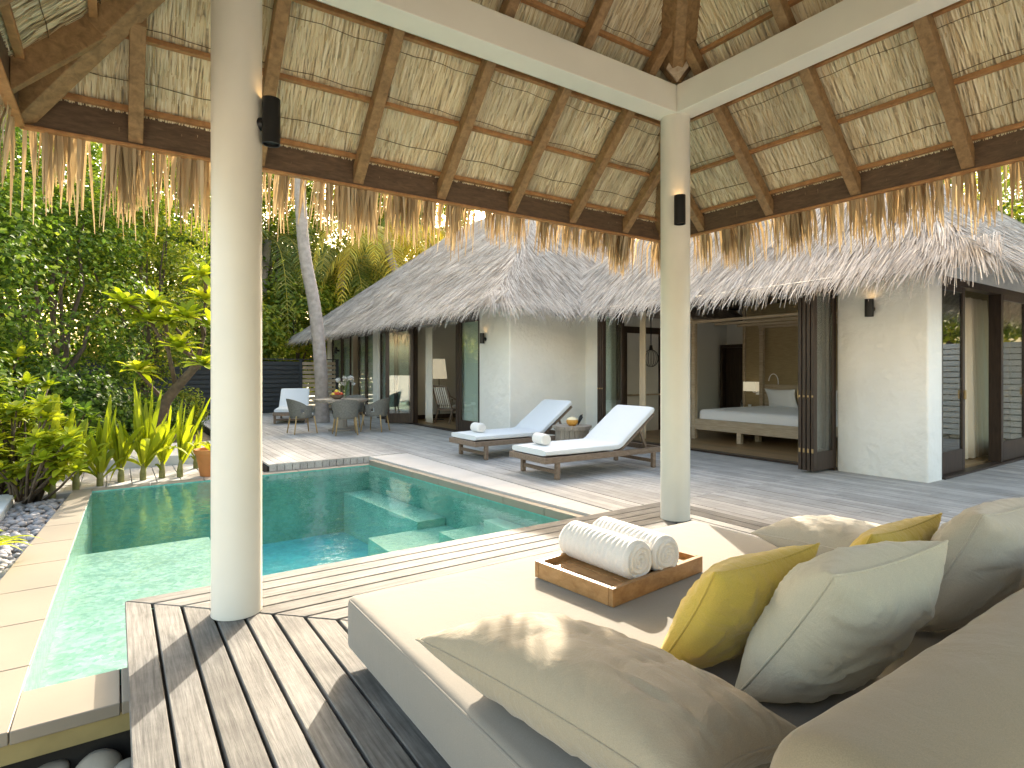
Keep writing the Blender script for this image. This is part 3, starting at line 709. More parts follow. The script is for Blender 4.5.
def leaf(hx, hy, dx, dy, wd, ht=DH-.03, nm='folding_door', gl='glass', handle=True, th=.045, bot=.26, fw=.085, label=None):
    """glazed leaf: frame part with glass and handle as sub-parts"""
    D_ = Vector((dx, dy, 0)).normalized(); S = Vector((-D_.y, D_.x, 0)); o = Vector((hx, hy, .035))
    def bx(c, a0, a1, z0, z1, t0=-th/2, t1=th/2):
        pts = [o+D_*a+S*s for a, s in ((a0, t0), (a1, t0), (a1, t1), (a0, t1))]
        c.add([p+Vector((0, 0, z0)) for p in pts]+[p+Vector((0, 0, z1)) for p in pts], [(0, 3, 2, 1), (4, 5, 6, 7), (0, 1, 5, 4), (1, 2, 6, 5), (2, 3, 7, 6), (3, 0, 4, 7)])
    c = MB(); bx(c, 0, fw, 0, ht); bx(c, wd-fw, wd, 0, ht); bx(c, fw+.001, wd-fw-.001, 0, bot); bx(c, fw+.001, wd-fw-.001, ht-fw, ht)
    f = c.build(nm, M['darkframe'], villa, bevel=.004, seg=1)
    if label: f['label'] = label
    c = MB(); bx(c, fw+.001, wd-fw-.001, bot+.001, ht-fw-.001, -.004, .004); c.build('glass_pane', M[gl], f)
    if handle:
        c = MB(); bx(c, wd-.06, wd-.03, 1.0, 1.13, -th/2-.03, -th/2-.001); bx(c, wd-.04, wd+.012, 1.03, 1.06, -.012, .012); bx(c, wd-.045, wd+.01, .25, .31, -.014, .014)
        c.build('handle', M['brass'], f, bevel=.004, seg=1)
    return f
for i in range(4): leaf(BX+.03, 4.385+i*.062, -1, .0, .60)
for i in range(3): leaf(BX+.03, 8.64+i*.062, -1, .0, .60)
leaf(LX+.06, 11.02, 0, 1, .95, nm='glass_door'); 
leaf(LX+.06, 11.04+.955, 0, 1, .14, nm='door_post', fw=.06, handle=False)
leaf(LX+.02, 14.45, -.80, .42, .72); leaf(LX+.02, 14.55, -.80, .42, .70)
c = MB(); c.box(LX+.04, LX+.16, 14.47, 14.62, .03, DH); c.build('door_post', M['darkframe'], villa)
for y, w_ in ((14.65, 1.1), (15.78, 1.15)): leaf(LX+.08, y, 0, 1, w_, nm='glass_door', handle=False)
for y, w_ in ((17.42, .72), (18.16, .72), (19.65, .9), (20.6, 1.1)): leaf(LX+.08, y, 0, 1, w_, nm='glass_door', handle=False)
c = MB(); c.box(LX+.14, LX+.16, 14.66, 16.9, .03, DH); c.build('reflection_panel', M['pane_green'], villa)  # added panels, painted pale green as greenery mirrored in the panes
c = MB(); c.box(LX+.14, LX+.16, 17.42, 18.85, .03, DH); c.box(LX+.14, LX+.16, 19.68, 21.7, .03, DH); c.build('reflection_panel', M['pane_green'], villa)
c = MB(); c.box(LX+.14, LX+.155, 11.02, 12.0, .03, DH); c.build('reflection_panel', M['pane_green'], villa)
# side doors on the right
leaf(9.10, 3.27, 1, 0, .90, nm='sliding_door', gl='glass_dark', bot=.30)
leaf(11.35, 3.24, 1, 0, 1.15, nm='sliding_door', gl='glass_dark', bot=.30)
leaf(12.52, 3.27, 1, 0, 1.15, nm='sliding_door', gl='glass_dark', bot=.30, handle=False)
for x0, x1 in ((9.065, 9.095), (11.28, 11.345)):
    c = MB(); c.box(x0, x1, 3.2, 3.36, .03, DH); c.build('door_post', M['darkframe'], villa)
# --- roofs
rise_l, rise_b = .82, .90; Z0 = 2.62
RL = (5.68, 15.68, 8.9, 23.6, rise_l, 5.0, 'y'); RB = (7.72, 26, 2.3, 11.1, rise_b, 4.4, 'x')
def hroof(r, x, y):
    x0, x1, y0, y1, s, t, ax_ = r
    dd = np.minimum(np.minimum(x-x0, x1-x), np.minimum(y-y0, y1-y)); return Z0+s*np.minimum(dd, t)
for r in (RL, RB):
    c = MB(); hiproof(c, r[0]+.06, r[1]-.06, r[2]+.06, r[3]-.06, Z0-.02, r[5]-.06, .10, r[4], r[6], True)
    c.build('roof', M['thatch_base'], villa)
parts = []
def thatch_face(r, face, a0, a1, dens, tmax):
    x0, x1, y0, y1, s, T, ax_ = r; other = RB if r is RL else RL
    if face == '-x': base = np.array([x0, y0]); al = np.array([0, 1.]); inn = np.array([1., 0]); Lt = y1-y0
    else: base = np.array([x0, y0]); al = np.array([1., 0]); inn = np.array([0, 1.]); Lt = x1-x0
    n = int((a1-a0)*tmax*dens); S_ = rng.uniform(a0, a1, n); Tt = rng.uniform(0, tmax, n)**1.0
    k = (Tt < S_+.05) & (Tt < Lt-S_+.05) & (Tt < T); S_, Tt = S_[k], Tt[k]
    # thick skirt row along the eave
    m = int((a1-a0)*250); S2 = rng.uniform(a0-.06, a1+.06, m); T2 = rng.uniform(-.02, .30, m)
    S_ = np.concatenate([S_, S2]); Tt = np.concatenate([Tt, T2]); eave = np.concatenate([np.zeros(k.sum(), bool), np.ones(m, bool)])
    n = len(S_); xy = base+al*S_[:, None]+inn*Tt[:, None]
    oth = hroof(other, xy[:, 0], xy[:, 1]); own = Z0+s*Tt
    inside = (xy[:, 0] > other[0]) & (xy[:, 0] < other[1]) & (xy[:, 1] > other[2]) & (xy[:, 1] < other[3]) & (oth > own+.12)
    keep = ~inside; S_, Tt, eave, xy, own = S_[keep], Tt[keep], eave[keep], xy[keep], own[keep]; n = len(S_)
    sk = rng.normal(0, .09, n)+.10*np.sin(S_*1.9+Tt*1.3)
    # blades fan out near the hips
    near = np.clip(1-np.abs(S_-np.maximum(Tt, 0))/.5, 0, 1); near2 = np.clip(1-np.abs(Lt-S_-np.maximum(Tt, 0))/.5, 0, 1)
    sk = sk-near*.6+near2*.6
    ln = rng.uniform(.30, .62, n); ln = np.where(eave, rng.uniform(.26, .50, n), ln)
    nz = np.array([0, 0, 1.])
    dn2 = unit(np.concatenate([-(inn*1.0+0*xy)+al*sk[:, None], np.full((n, 1), -s)], 1))
    lift = rng.uniform(.105, .125, n)
    p0 = np.concatenate([xy, (own+lift-.03)[:, None]], 1)
    p1 = p0+dn2*(ln*.5)[:, None]+nz*.02
    drop = np.where(eave, rng.uniform(.02, .22, n), rng.uniform(-.03, .02, n)); out = np.where(eave, .5, 1)
    d3 = dn2*(ln*.5*np.where(eave, .72, 1))[:, None]
    p2 = p1+d3-nz*drop[:, None]
    side = np.concatenate([np.tile(al, (n, 1)), np.zeros((n, 1))], 1)+rng.normal(0, .3, (n, 3)); side = unit(side)
    parts.append(strips(p0, p1, p2, rng.uniform(.008, .016, n), side, .4))
thatch_face(RL, '-x', 0, 14.7, 430, 5.0)
thatch_face(RL, '-y', 0, 6.0, 480, 4.0)
thatch_face(RB, '-x', 0, 8.8, 680, 4.4)
thatch_face(RB, '-y', 0, 10.0, 560, 4.4)
V, Fq = join(parts); npmesh('thatch', V, Fq, M['thatch_out'], villa)
c = MB(); c.tube([(7.60, 3.9, 2.63), (7.60, 5, 2.615), (7.60, 8.8, 2.61)], .006, 6); c.build('eave_rail', M['steel'], villa)
for y in np.arange(3.4, 9, .6):
    c = MB(); c.bar((7.74, y, Z0-.04), (BX, y, Z0+.6), .06, .1); c.build('eave_rafter', M['fascia'], villa)
for y in np.arange(10.1, 22, .6):
    c = MB(); c.bar((5.72, y, Z0-.04), (LX, y, Z0+.6), .06, .1); c.build('eave_rafter', M['fascia'], villa)
# sconces on the villa
lamp((LX-.09, 10.72, 2.13), (.09, 0), 'black cylinder lamp high on the narrow white wall beside the living room doors', .22, .05)
lamp((BX-.09, 3.86, 2.30), (.09, 0), 'black cylinder lamp on the broad white wall beside the bedroom doors', .24, .055)
lamp((LX-.09, 20.75, 2.15), (.12, 0), 'small black cylinder lamp at the far end of the villa beside the palm trunk', .22, .05)
# privacy wall reflected in the side doors
pw = thing('garden_wall', (15.5, -2, 0), 'dry stone garden wall with pale slats facing the side doors', 'wall')
c = MB(); c.box(14.6, 14.9, -9, 3.0, -.2, 2.0); c.build('stone_face', M['drystone'], pw)
c = MB()
for i in range(16): c.box(14.55, 14.598, -2.0, 2.7, .1+i*.12, .2+i*.12)
c.build('slats', M['kerbwhite'], pw)

# ---------------- room contents
bed = thing('canopy_bed', (11.1, 6.9, .02), 'pale timber four poster bed with white linen inside the open bedroom', 'bed')
b0x, b1x, b0y, b1y = 10.0, 12.5, 5.5, 8.0
c = MB(); c.box(b0x, b0x+.07, b0y, b1y, .22, .44); c.box(b0x+.071, b1x, b1y-.06, b1y, .22, .40); c.box(b0x+.071, b1x, b0y, b0y+.06, .22, .40); c.box(b0x+.071, b1x, b0y+.061, b1y-.061, .28, .32)
c.build('bed_frame', M['bedwood'], bed, bevel=.006)
for x in (b0x+.03, b1x-.05):
    for y in (b0y+.03, b1y-.03):
        c = MB(); c.box(x-.045, x+.045, y-.045 if y > 7 else y-.045, y+.045, .02, 2.42); c.build('bed_post', M['bedwood'], bed, bevel=.004)
for x in (b0x+.6, b1x-.7): 
    c = MB(); c.box(x, x+.09, 6.85, 6.94, .02, .278); c.build('bed_leg', M['bedwood'], bed)
c = MB(); c.box(b0x+.0, b0x+.08, 6.85, 6.94, .02, .218); c.build('bed_leg', M['bedwood'], bed)
for x in (b0x+.03, b0x+.83, b0x+1.63, b1x-.05):
    c = MB(); c.box(x-.025, x+.025, b0y-.05, b1y+.05, 2.421, 2.47); c.build('canopy_rail', M['bedwood'], bed)
for y in (b0y+.03, b1y-.03):
    c = MB(); c.box(b0x-.05, b1x, y-.025, y+.025, 2.471, 2.52); c.build('canopy_rail', M['bedwood'], bed)
c = MB(); c.box(b1x-.02, b1x+.06, b0y-.05, b1y+.05, .3, 1.12); c.build('headboard', M['bedwood'], bed, bevel=.01)
c = MB(); c.box(b0x+.12, b1x-.03, b0y+.05, b1y-.05, .325, .63); c.build('mattress', M['sheet'], bed, bevel=.09, seg=5, smooth=True)
def pillow(name, mat, w_, h_, t_, xf, parent=None, label=None, cat=None, group=None, nu=52, wr=.010, seed=0, piping=True, pinch=.11, power=2.4):
    """soft square cushion: bulged faces, pointed corners, seam piping"""
    vs = []; fs = []; ns = nu
    def P2(a, b):
        # corners stay out, the sides pull in
        x = a*(1-pinch*(1-abs(a)**2)*0-pinch*(1-b*b)*abs(a)**3); y = b*(1-pinch*(1-a*a)*abs(b)**3); return x*w_/2, y*h_/2
    for sgn in (1, -1):
        for i in range(ns+1):
            for j in range(ns+1):
                a = -1+2*i/ns; b = -1+2*j/ns; x, y = P2(a, b)
                q = max(0, (1-abs(a)**power))*max(0, (1-abs(b)**power)); th = t_/2*(q**.52)
                nz_ = noise.noise(Vector((a*2.2+seed*3.1, b*2.2-seed*1.7, sgn*1.3)))*.9+noise.noise(Vector((a*5+seed, b*5, sgn*2.2)))*.5
                edge = q**.35
                # gathers radiating from the seams
                ga = math.sin((a*9+seed)*math.pi+b)*math.exp(-(1-abs(b))*7)+math.sin((b*9-seed)*math.pi+a)*math.exp(-(1-abs(a))*7)
                rdg = max(0, 1-abs(noise.noise(Vector((a*1.7+seed*2.3, b*1.3+seed, sgn*.7)))*5))**2*.9-max(0, 1-abs(noise.noise(Vector((a*1.2-seed, b*2.6+seed*1.9, sgn*1.9)))*6))**2*.8
                th = max(.0, th+(nz_+rdg)*wr*edge+ga*wr*.30*min(1, q*8))
                vs.append(Vector((x, y, sgn*(th+.003))))
    m = (ns+1)**2
    for s_ in (0, 1):
        for i in range(ns):
            for j in range(ns):
                q = [s_*m+i*(ns+1)+j, s_*m+(i+1)*(ns+1)+j, s_*m+(i+1)*(ns+1)+j+1, s_*m+i*(ns+1)+j+1]
                fs.append(tuple(q if s_ == 0 else q[::-1]))
    bd = [(i, 0) for i in range(ns)]+[(ns, j) for j in range(ns)]+[(ns-i, ns) for i in range(ns)]+[(0, ns-j) for j in range(ns)]
    ids = [i*(ns+1)+j for i, j in bd]
    for k_ in range(len(ids)):
        a, b = ids[k_], ids[(k_+1) % len(ids)]; fs.append((b, a, a+m, b+m))
    c = MB(); c.add(vs, fs)
    if parent is not None or not piping: 
        o = c.build(name, M[mat], parent, smooth=True, xf=xf); return tag(o, label, cat, group)
    loc = xf @ Vector((0, -h_/2, 0)); t = thing(name, loc, label, cat, group)
    c.build('cover', M[mat], t, smooth=True, xf=xf)
    pts = [Vector((*P2(-1+2*i/ns, -1+2*j/ns), 0)) for i, j in bd]; pts.append(pts[0])
    c = MB(); c.tube(pts, .0048, 6, False); c.build('piping', M[mat], t, smooth=True, xf=xf)
    return t
def XF(loc, rx_=0, ry_=0, rz_=0): return Matrix.Translation(Vector(loc)) @ Matrix.Rotation(rz_, 4, 'Z') @ Matrix.Rotation(rx_, 4, 'X') @ Matrix.Rotation(ry_, 4, 'Y')
for i, (y, lb) in enumerate(((7.35, 'white pillow propped at the head of the canopy bed, the one beside the bedside lamp'), (6.45, 'white pillow propped at the head of the canopy bed, the one behind the folded doors'))):
    xf = Matrix.Translation((12.22, y, .82)) @ Matrix.Rotation(R(90), 4, 'Z') @ Matrix.Rotation(R(68), 4, 'X')
    pillow('bed_pillow', 'sheet', .72, .46, .17, xf, None, lb, 'pillow', 'white pillows on the canopy bed', nu=16, piping=False, seed=i)
bt = thing('bedside_table', (12.4, 8.3, .02), 'pale timber bedside table left of the canopy bed', 'bedside table')
c = MB(); c.box(12.15, 12.65, 8.08, 8.50, .5, .54); c.build('table_top', M['bedwood'], bt, bevel=.004)
c = MB(); c.box(12.18, 12.64, 8.11, 8.47, .32, .498); c.build('drawer', M['bedwood'], bt, bevel=.004)
for x in (12.2, 12.6):
    for y in (8.13, 8.45): c = MB(); c.box(x-.02, x+.02, y-.02, y+.02, .02, .319); c.build('leg', M['bedwood'], bt)
o = MB(); o.lathe([(0, 0), (.03, 0), (.03, .12), (.012, .15), (.012, .2), (0, .2)], (12.3, 8.4, .541), 12); tag(o.build('bottle', M['glass_dark'], smooth='auto'), 'small clear bottle on the pale bedside table', 'bottle')
o = MB(); o.lathe([(0, 0), (.03, 0), (.038, .1), (.034, .1), (.028, .01), (0, .01)], (12.32, 8.2, .541), 14); tag(o.build('tumbler', M['sheet'], smooth='auto'), 'small pale cup on the bedside table near the lamp', 'cup')
wl = thing('bedside_lamp', (12.64, 8.15, 1.0), 'bedside wall lamp with square cream shade on the slatted wall', 'wall lamp')
c = MB(); c.box(12.38, 12.60, 8.1, 8.42, .95, 1.17); c.build('lamp_shade', M['shade'], wl, bevel=.01)
c = MB(); c.box(12.62, 12.695, 8.12, 8.24, .86, .98); c.tube([(12.66, 8.2, .92), (12.5, 8.22, .92), (12.5, 8.24, .96)], .012, 8); c.build('bracket', M['sheet'], wl)
c = MB(); c.tube([(12.54, 7.62+.12-.12*math.cos(t), 1.12+.24*math.sin(t)**.8) for t in np.linspace(0.001, 2.9, 14)], .012, 8); tag(c.build('reading_lamp', M['sheet']), 'slim white gooseneck reading lamp curving over the bed headboard', 'reading lamp')
pl = thing('pendant_lantern', (10.18, 9.3, 1.7), 'round black wire lantern hanging in the dark framed bathroom doorway', 'lantern')
c = MB()
for i in range(8):
    a = math.pi*i/8; c.tube([(10.18+.17*math.cos(t)*math.cos(a), 9.3+.17*math.cos(t)*math.sin(a), 1.72+.20*math.sin(t)) for t in np.linspace(0, 2*math.pi, 21)], .004, 4)
c.build('wire_cage', M['black'], pl); c = MB(); c.tube([(10.18, 9.3, 1.92), (10.18, 9.3, 3.0)], .012, 6); c.lathe([(.0, .0), (.05, 0), (.03, .12), (0, .12)], (10.18, 9.3, 1.9), 12); c.build('stem', M['black'], pl)
def curtain(name, mat, x0, y0, x1, y1, z0, z1, amp, waves, label, flare=0):
    n = waves*8; vs = []; fs = []; d_ = Vector((x1-x0, y1-y0, 0)); s = Vector((-d_.y, d_.x, 0)).normalized()
    for k_ in range(9):
        z = z0+(z1-z0)*k_/8
        for i in range(n+1):
            f = i/n; sq = 1-flare*(k_/8); p = Vector((x0, y0, z))+d_*(f*sq)+s*(amp*math.sin(f*waves*2*math.pi+.3*k_/8)*(1-.3*k_/8)+.3*amp*math.sin(f*17)); vs.append(p)
    for k_ in range(8):
        for i in range(n): a = k_*(n+1)+i; fs.append((a, a+1, a+n+2, a+n+1))
    c = MB(); c.add(vs, fs); o = c.build(name, M[mat], smooth=True)
    so_ = o.modifiers.new('thick', 'SOLIDIFY'); so_.thickness = .004
    return tag(o, label, 'curtain', 'curtains at the villa doors')
curtain('curtain', 'curtain', 11.0, 3.62, 12.5, 3.62, .04, DH-.02, .05, 7, 'cream curtain hanging behind the side glass doors at the right', .35)
curtain('curtain', 'curtain', BX+.35, 8.33, BX+.35, 8.50, .04, DH+.1, .03, 4, 'cream curtain beside the bedroom opening, next to the left stack of folded doors')
curtain('curtain', 'sheer', LX+.4, 14.05, LX+.4, 14.5, .04, DH, .03, 4, 'white curtain at the edge of the living room opening')
# living room lamp and armchair
q = Vector((7.72, 15.1, .02)); fl = thing('floor_lamp', q, 'tall floor lamp with cream drum shade in the living room', 'floor lamp')
c = MB(); c.lathe([(0, 0), (.15, 0), (.15, .02), (.015, .03), (.012, 1.25), (0, 1.25)], q, 20); c.build('stand', M['black'], fl, smooth='auto')
c = MB(); c.lathe([(.235, 1.18), (.17, 1.75)], q, 28); c.build('lamp_shade', M['shade'], fl, smooth=True)
def armchair(loc, rz, label):
    t = thing('armchair', (0, 0, 0), label, 'armchair')
    wd = M['lteak']
    for s in (-1, 1):
        for (a, b) in (((s*.30, .30, .0), (s*.29, .26, .60)), ((s*.28, -.38, 0), (s*.28, -.24, .40))):
            c = MB(); c.tube([a, b], [.018, .024], 8); c.build('leg', wd, t, smooth=True)
        c = MB(); c.tube([(s*.29, .30, .60), (s*.32, .1, .63), (s*.32, -.2, .66), (s*.29, -.34, .74), (s*.27, -.46, .98)], .02, 8); c.tube([(s*.27, -.24, .38), (s*.28, -.48, 1.0)], .022, 8); c.build('arm', wd, t, smooth=True)
    c = MB(); c.box(-.3, .3, -.26, .3, .34, .39); c.build('seat_frame', wd, t, bevel=.01)
    c = MB(); c.box(-.28, .28, -.24, .29, .392, .50); c.build('seat_cushion', M['stripe'], t, bevel=.035, seg=4, smooth=True)
    c = MB(); c.bar((0, -.25, .5), (0, -.42, .98), .52, .1, (0, 1, 0)); c.build('back_cushion', M['stripe'], t, bevel=.03, seg=4, smooth=True)
    c = MB(); c.tube([(-.28, -.48, 1.0), (.28, -.48, 1.0)], .02, 8)
    for i in range(7): c.tube([(-.24+.08*i, -.29, .4), (-.24+.08*i, -.475, .98)], .009, 6)
    c.build('back_spindles', wd, t, smooth=True)
    return place(t, loc, rz)
def stripe_mat():
    m, nt, b = nmat('striped cushion cloth'); w_ = nt.nodes.new('ShaderNodeTexWave'); w_.inputs['Scale'].default_value = 5; nt.links.new(coords(nt), w_.inputs[0])
    nt.links.new(ramp(nt, w_.outputs[0], [(.82, (.74, .72, .66)), (.9, (.30, .27, .24))]), b.inputs['Base Color']); b.inputs['Roughness'].default_value = .9; return m
M['stripe'] = stripe_mat()
armchair((7.55, 14.0, .02), R(-75), 'timber armchair with striped white cushions in the living room doorway')
c = MB(); c.box(7.6, 9.8, 11.2, 12.0, .02, .42); c.box(7.6, 9.8, 10.95, 11.2, .02, .85); so_ = tag(c.build('sofa', M['sheer'], bevel=.05, seg=3, smooth=True), 'pale low sofa inside the living room, seen through the glass door', 'sofa')
# ================================================================ FURNITURE
# ---- daybed
HM = .335
m1 = P(349, 598, HM); m2 = P(688, 518, HM)
MX0, MX1 = m1.x, m2.x; MY1 = (m1.y+m2.y)/2; MY0 = .62
day = thing('daybed', ((MX0+MX1)/2, (MY0+MY1)/2, ZT), 'wide low taupe daybed with a long padded backrest on the pavilion deck', 'daybed')
def softbox(name, mat, parent, x0, x1, y0, y1, z0, z1, r, nb=26, puff=.012, seed=1, wr=.004):
    """upholstered block: rounded edges, slight sag and wrinkles"""
    bm = bmesh.new(); bmesh.ops.create_cube(bm, size=1)
    for v in bm.verts: v.co = Vector((x0 if v.co.x < 0 else x1, y0 if v.co.y < 0 else y1, z0 if v.co.z < 0 else z1))
    bmesh.ops.bevel(bm, geom=bm.edges[:], offset=r, segments=4, affect='EDGES', profile=.5)
    def cut(ax, a, b, step):
        n = max(1, int((b-a)/step))
        for i in range(1, n):
            p = [0, 0, 0]; nn = [0, 0, 0]; p[ax] = a+(b-a)*i/n; nn[ax] = 1
            bmesh.ops.bisect_plane(bm, geom=bm.verts[:]+bm.edges[:]+bm.faces[:], plane_co=p, plane_no=nn)
    st_ = max(x1-x0, y1-y0)/nb; cut(0, x0+r, x1-r, st_); cut(1, y0+r, y1-r, st_); cut(2, z0+r, z1-r, max(.05, st_))
    cx, cy, cz = (x0+x1)/2, (y0+y1)/2, (z0+z1)/2
    for v in bm.verts:
        a = (v.co.x-cx)/((x1-x0)/2); b = (v.co.y-cy)/((y1-y0)/2); c_ = (v.co.z-cz)/((z1-z0)/2)
        n1 = noise.noise(v.co*3.1+Vector((seed, 0, 0)))+.5*noise.noise(v.co*8+Vector((0, seed, 0)))
        if abs(c_) > .8: v.co.z += math.copysign(puff*(1-a**4)*(1-b**4)+n1*wr, c_)
        if abs(a) > .97: v.co.x += math.copysign(puff*.8*(1-c_**2)*(1-b**8)+n1*wr*.7, a)
        if abs(b) > .97: v.co.y += math.copysign(puff*.8*(1-c_**2)*(1-a**8)+n1*wr*.7, b)
    org = ORG[parent]
    for v in bm.verts: v.co -= org
    me = bpy.data.meshes.new(name); bm.to_mesh(me); bm.free(); me.materials.append(M[mat])
    for p in me.polygons: p.use_smooth = True
    return finish(bpy.data.objects.new(name, me), parent, org)
c = MB(); c.box(MX0+.10, MX1-.1, MY0-.1, MY1-.10, ZT+.001, .09); c.build('base', M['mattress'], day, bevel=.01)
mt = softbox('mattress', 'mattress', day, MX0, MX1, MY0-.05, MY1, .075, HM, .035, nb=40, puff=.010, wr=.003)
def ringpipe(z, r_in=.006, rad=.0055):
    x0, x1, y0, y1 = MX0-r_in+.012, MX1+r_in-.012, MY0-.05, MY1+r_in-.012; rr = .035; q = []
    for (cx, cy, a0) in ((x1-rr, y1-rr, 0), (x0+rr, y1-rr, 90), (x0+rr, y0+rr, 180), (x1-rr, y0+rr, 270)):
        for k_ in range(5): t = R(a0+k_*22.5); q.append((cx+rr*math.cos(t), cy+rr*math.sin(t), z))
    q.append(q[0]); return q
for z in (HM-.017, .098):
    c = MB(); c.tube(ringpipe(z), .0055, 6, False); c.build('piping', M['mattress'], mt, smooth=True)
# padded backrest along the rear edge
def backrest():
    x0, x1 = MX0+.0, MX1+.0; prof = []
    # profile in (y,z): front foot, front top, rounded crown, rear slope
    pr = [(.68, .30), (.665, .50), (.645, .66), (.61, .72), (.53, .745), (.46, .75), (.38, .735), (.31, .70), (.25, .60), (.20, .40), (.18, .10)]
    pr = [Vector((0, y, z*1.0+(.06 if z > .25 else 0))) for y, z in pr]; vs = []; fs = []; nx = 60; m = len(pr)
    for i in range(nx+1):
        f = i/nx; x = x0+(x1-x0)*f; e_ = min(f, 1-f)*(x1-x0); sh = max(0, 1-e_/.09); k_ = 1-.12*sh*sh
        for p in pr:
            n1 = noise.noise(Vector((x*2.5, p.y*4, p.z*4)))*.009+noise.noise(Vector((x*9, p.y*3, p.z*3)))*.004
            cy_ = .42; vs.append(Vector((x+(.0), cy_+(p.y-cy_)*(1-.25*sh*sh)+n1, p.z*k_+n1)))
    for i in range(nx):
        for j in range(m-1): a = i*m+j; fs.append((a, a+1, a+m+1, a+m))
    fs.append(tuple(range(m-1, -1, -1))); fs.append(tuple(nx*m+j for j in range(m)))
    c = MB(); c.add(vs, fs); o = c.build('backrest', M['backrest'], day, smooth='auto')
    s_ = o.modifiers.new('sub', 'SUBSURF'); s_.levels = 1; s_.render_levels = 2
    return o
backrest()
# ---- cushions; frame: local x = width, y = up, z = thickness
def lean(cx, y_base, y_top, z_base, z_top, rz=0, roll=0):
    mid = Vector((cx, (y_base+y_top)/2, (z_base+z_top)/2)); up = Vector((0, y_top-y_base, z_top-z_base)).normalized()
    xx = Vector((1, 0, 0)); zz = xx.cross(up)
    m = Matrix((xx, up, zz)).transposed().to_4x4()
    return Matrix.Translation(mid) @ Matrix.Rotation(rz, 4, 'Z') @ m @ Matrix.Rotation(roll, 4, 'Z')
CG = 'cushions piled on the daybed'
pillow('cushion', 'pillow_taupe', .56, 1.12, .26, XF((1.20, 1.35, .49), R(-3), R(9), R(5)), None, 'large taupe cushion lying flat at the near left end of the daybed', 'cushion', CG, seed=1, power=2.6, wr=.011)
pillow('cushion', 'yellow', .60, .52, .22, lean(1.905, 1.46, 1.18, .345, .80, R(-2)), None, 'mustard yellow cushion beside the wooden towel tray', 'cushion', CG, seed=2)
pillow('cushion', 'pillow_sage', .65, .62, .32, lean(2.0, 1.17, .82, .355, .88, R(-4)), None, 'plump pale sage cushion leaning on the backrest in front of both yellow ones', 'cushion', CG, seed=3, wr=.012)
pillow('cushion', 'yellow', .64, .50, .19, lean(2.80, 1.36, 1.10, .345, .81, R(-1)), None, 'second mustard yellow cushion, behind the plump sage cushion', 'cushion', CG, seed=4)
pillow('cushion', 'pillow_beige', .66, .62, .30, lean(3.03, 1.08, .80, .355, .91, R(-3)), None, 'plump beige cushion at the right, leaning on the backrest behind the sage one', 'cushion', CG, seed=5, wr=.012)
pillow('cushion', 'pillow_beige', .55, .75, .24, XF((3.44, 1.72, .47), R(-4), R(3), R(-6)), None, 'cream cushion lying flat in the sun at the far right end of the daybed', 'cushion', CG, seed=6)
# ---- tray and towels
t0 = P(538, 578, HM); t1 = P(630, 612, HM); t2 = P(705, 576, HM)
TX0, TX1, TY0, TY1 = (t0.x+t1.x)/2, t2.x+.03, (t1.y+t2.y)/2, t0.y; TB = HM+.012; TT = TB+.085
tr = thing('serving_tray', ((TX0+TX1)/2, (TY0+TY1)/2, TB), 'square slatted teak tray holding two rolled towels on the daybed', 'tray')
c = MB(); wd = .028
c.box(TX0, TX1, TY0, TY0+wd, TB, TT); c.box(TX0, TX1, TY1-wd, TY1, TB, TT); c.box(TX0, TX0+wd, TY0+wd+.001, TY1-wd-.001, TB, TT); c.box(TX1-wd, TX1, TY0+wd+.001, TY1-wd-.001, TB, TT)
c.build('rim', M['teak'], tr, bevel=.003)
c = MB(); n = 9; p = (TX1-TX0-2*wd)/n
for i in range(n): c.box(TX0+wd+i*p+.003, TX0+wd+(i+1)*p-.003, TY0+wd+.002, TY1-wd-.002, TB+.04, TB+.055)
c.build('slats', M['teak'], tr, bevel=.002, seg=1)
tr.rotation_euler = (0, 0, R(6)); tr.location += Vector((-.04, .04, 0))
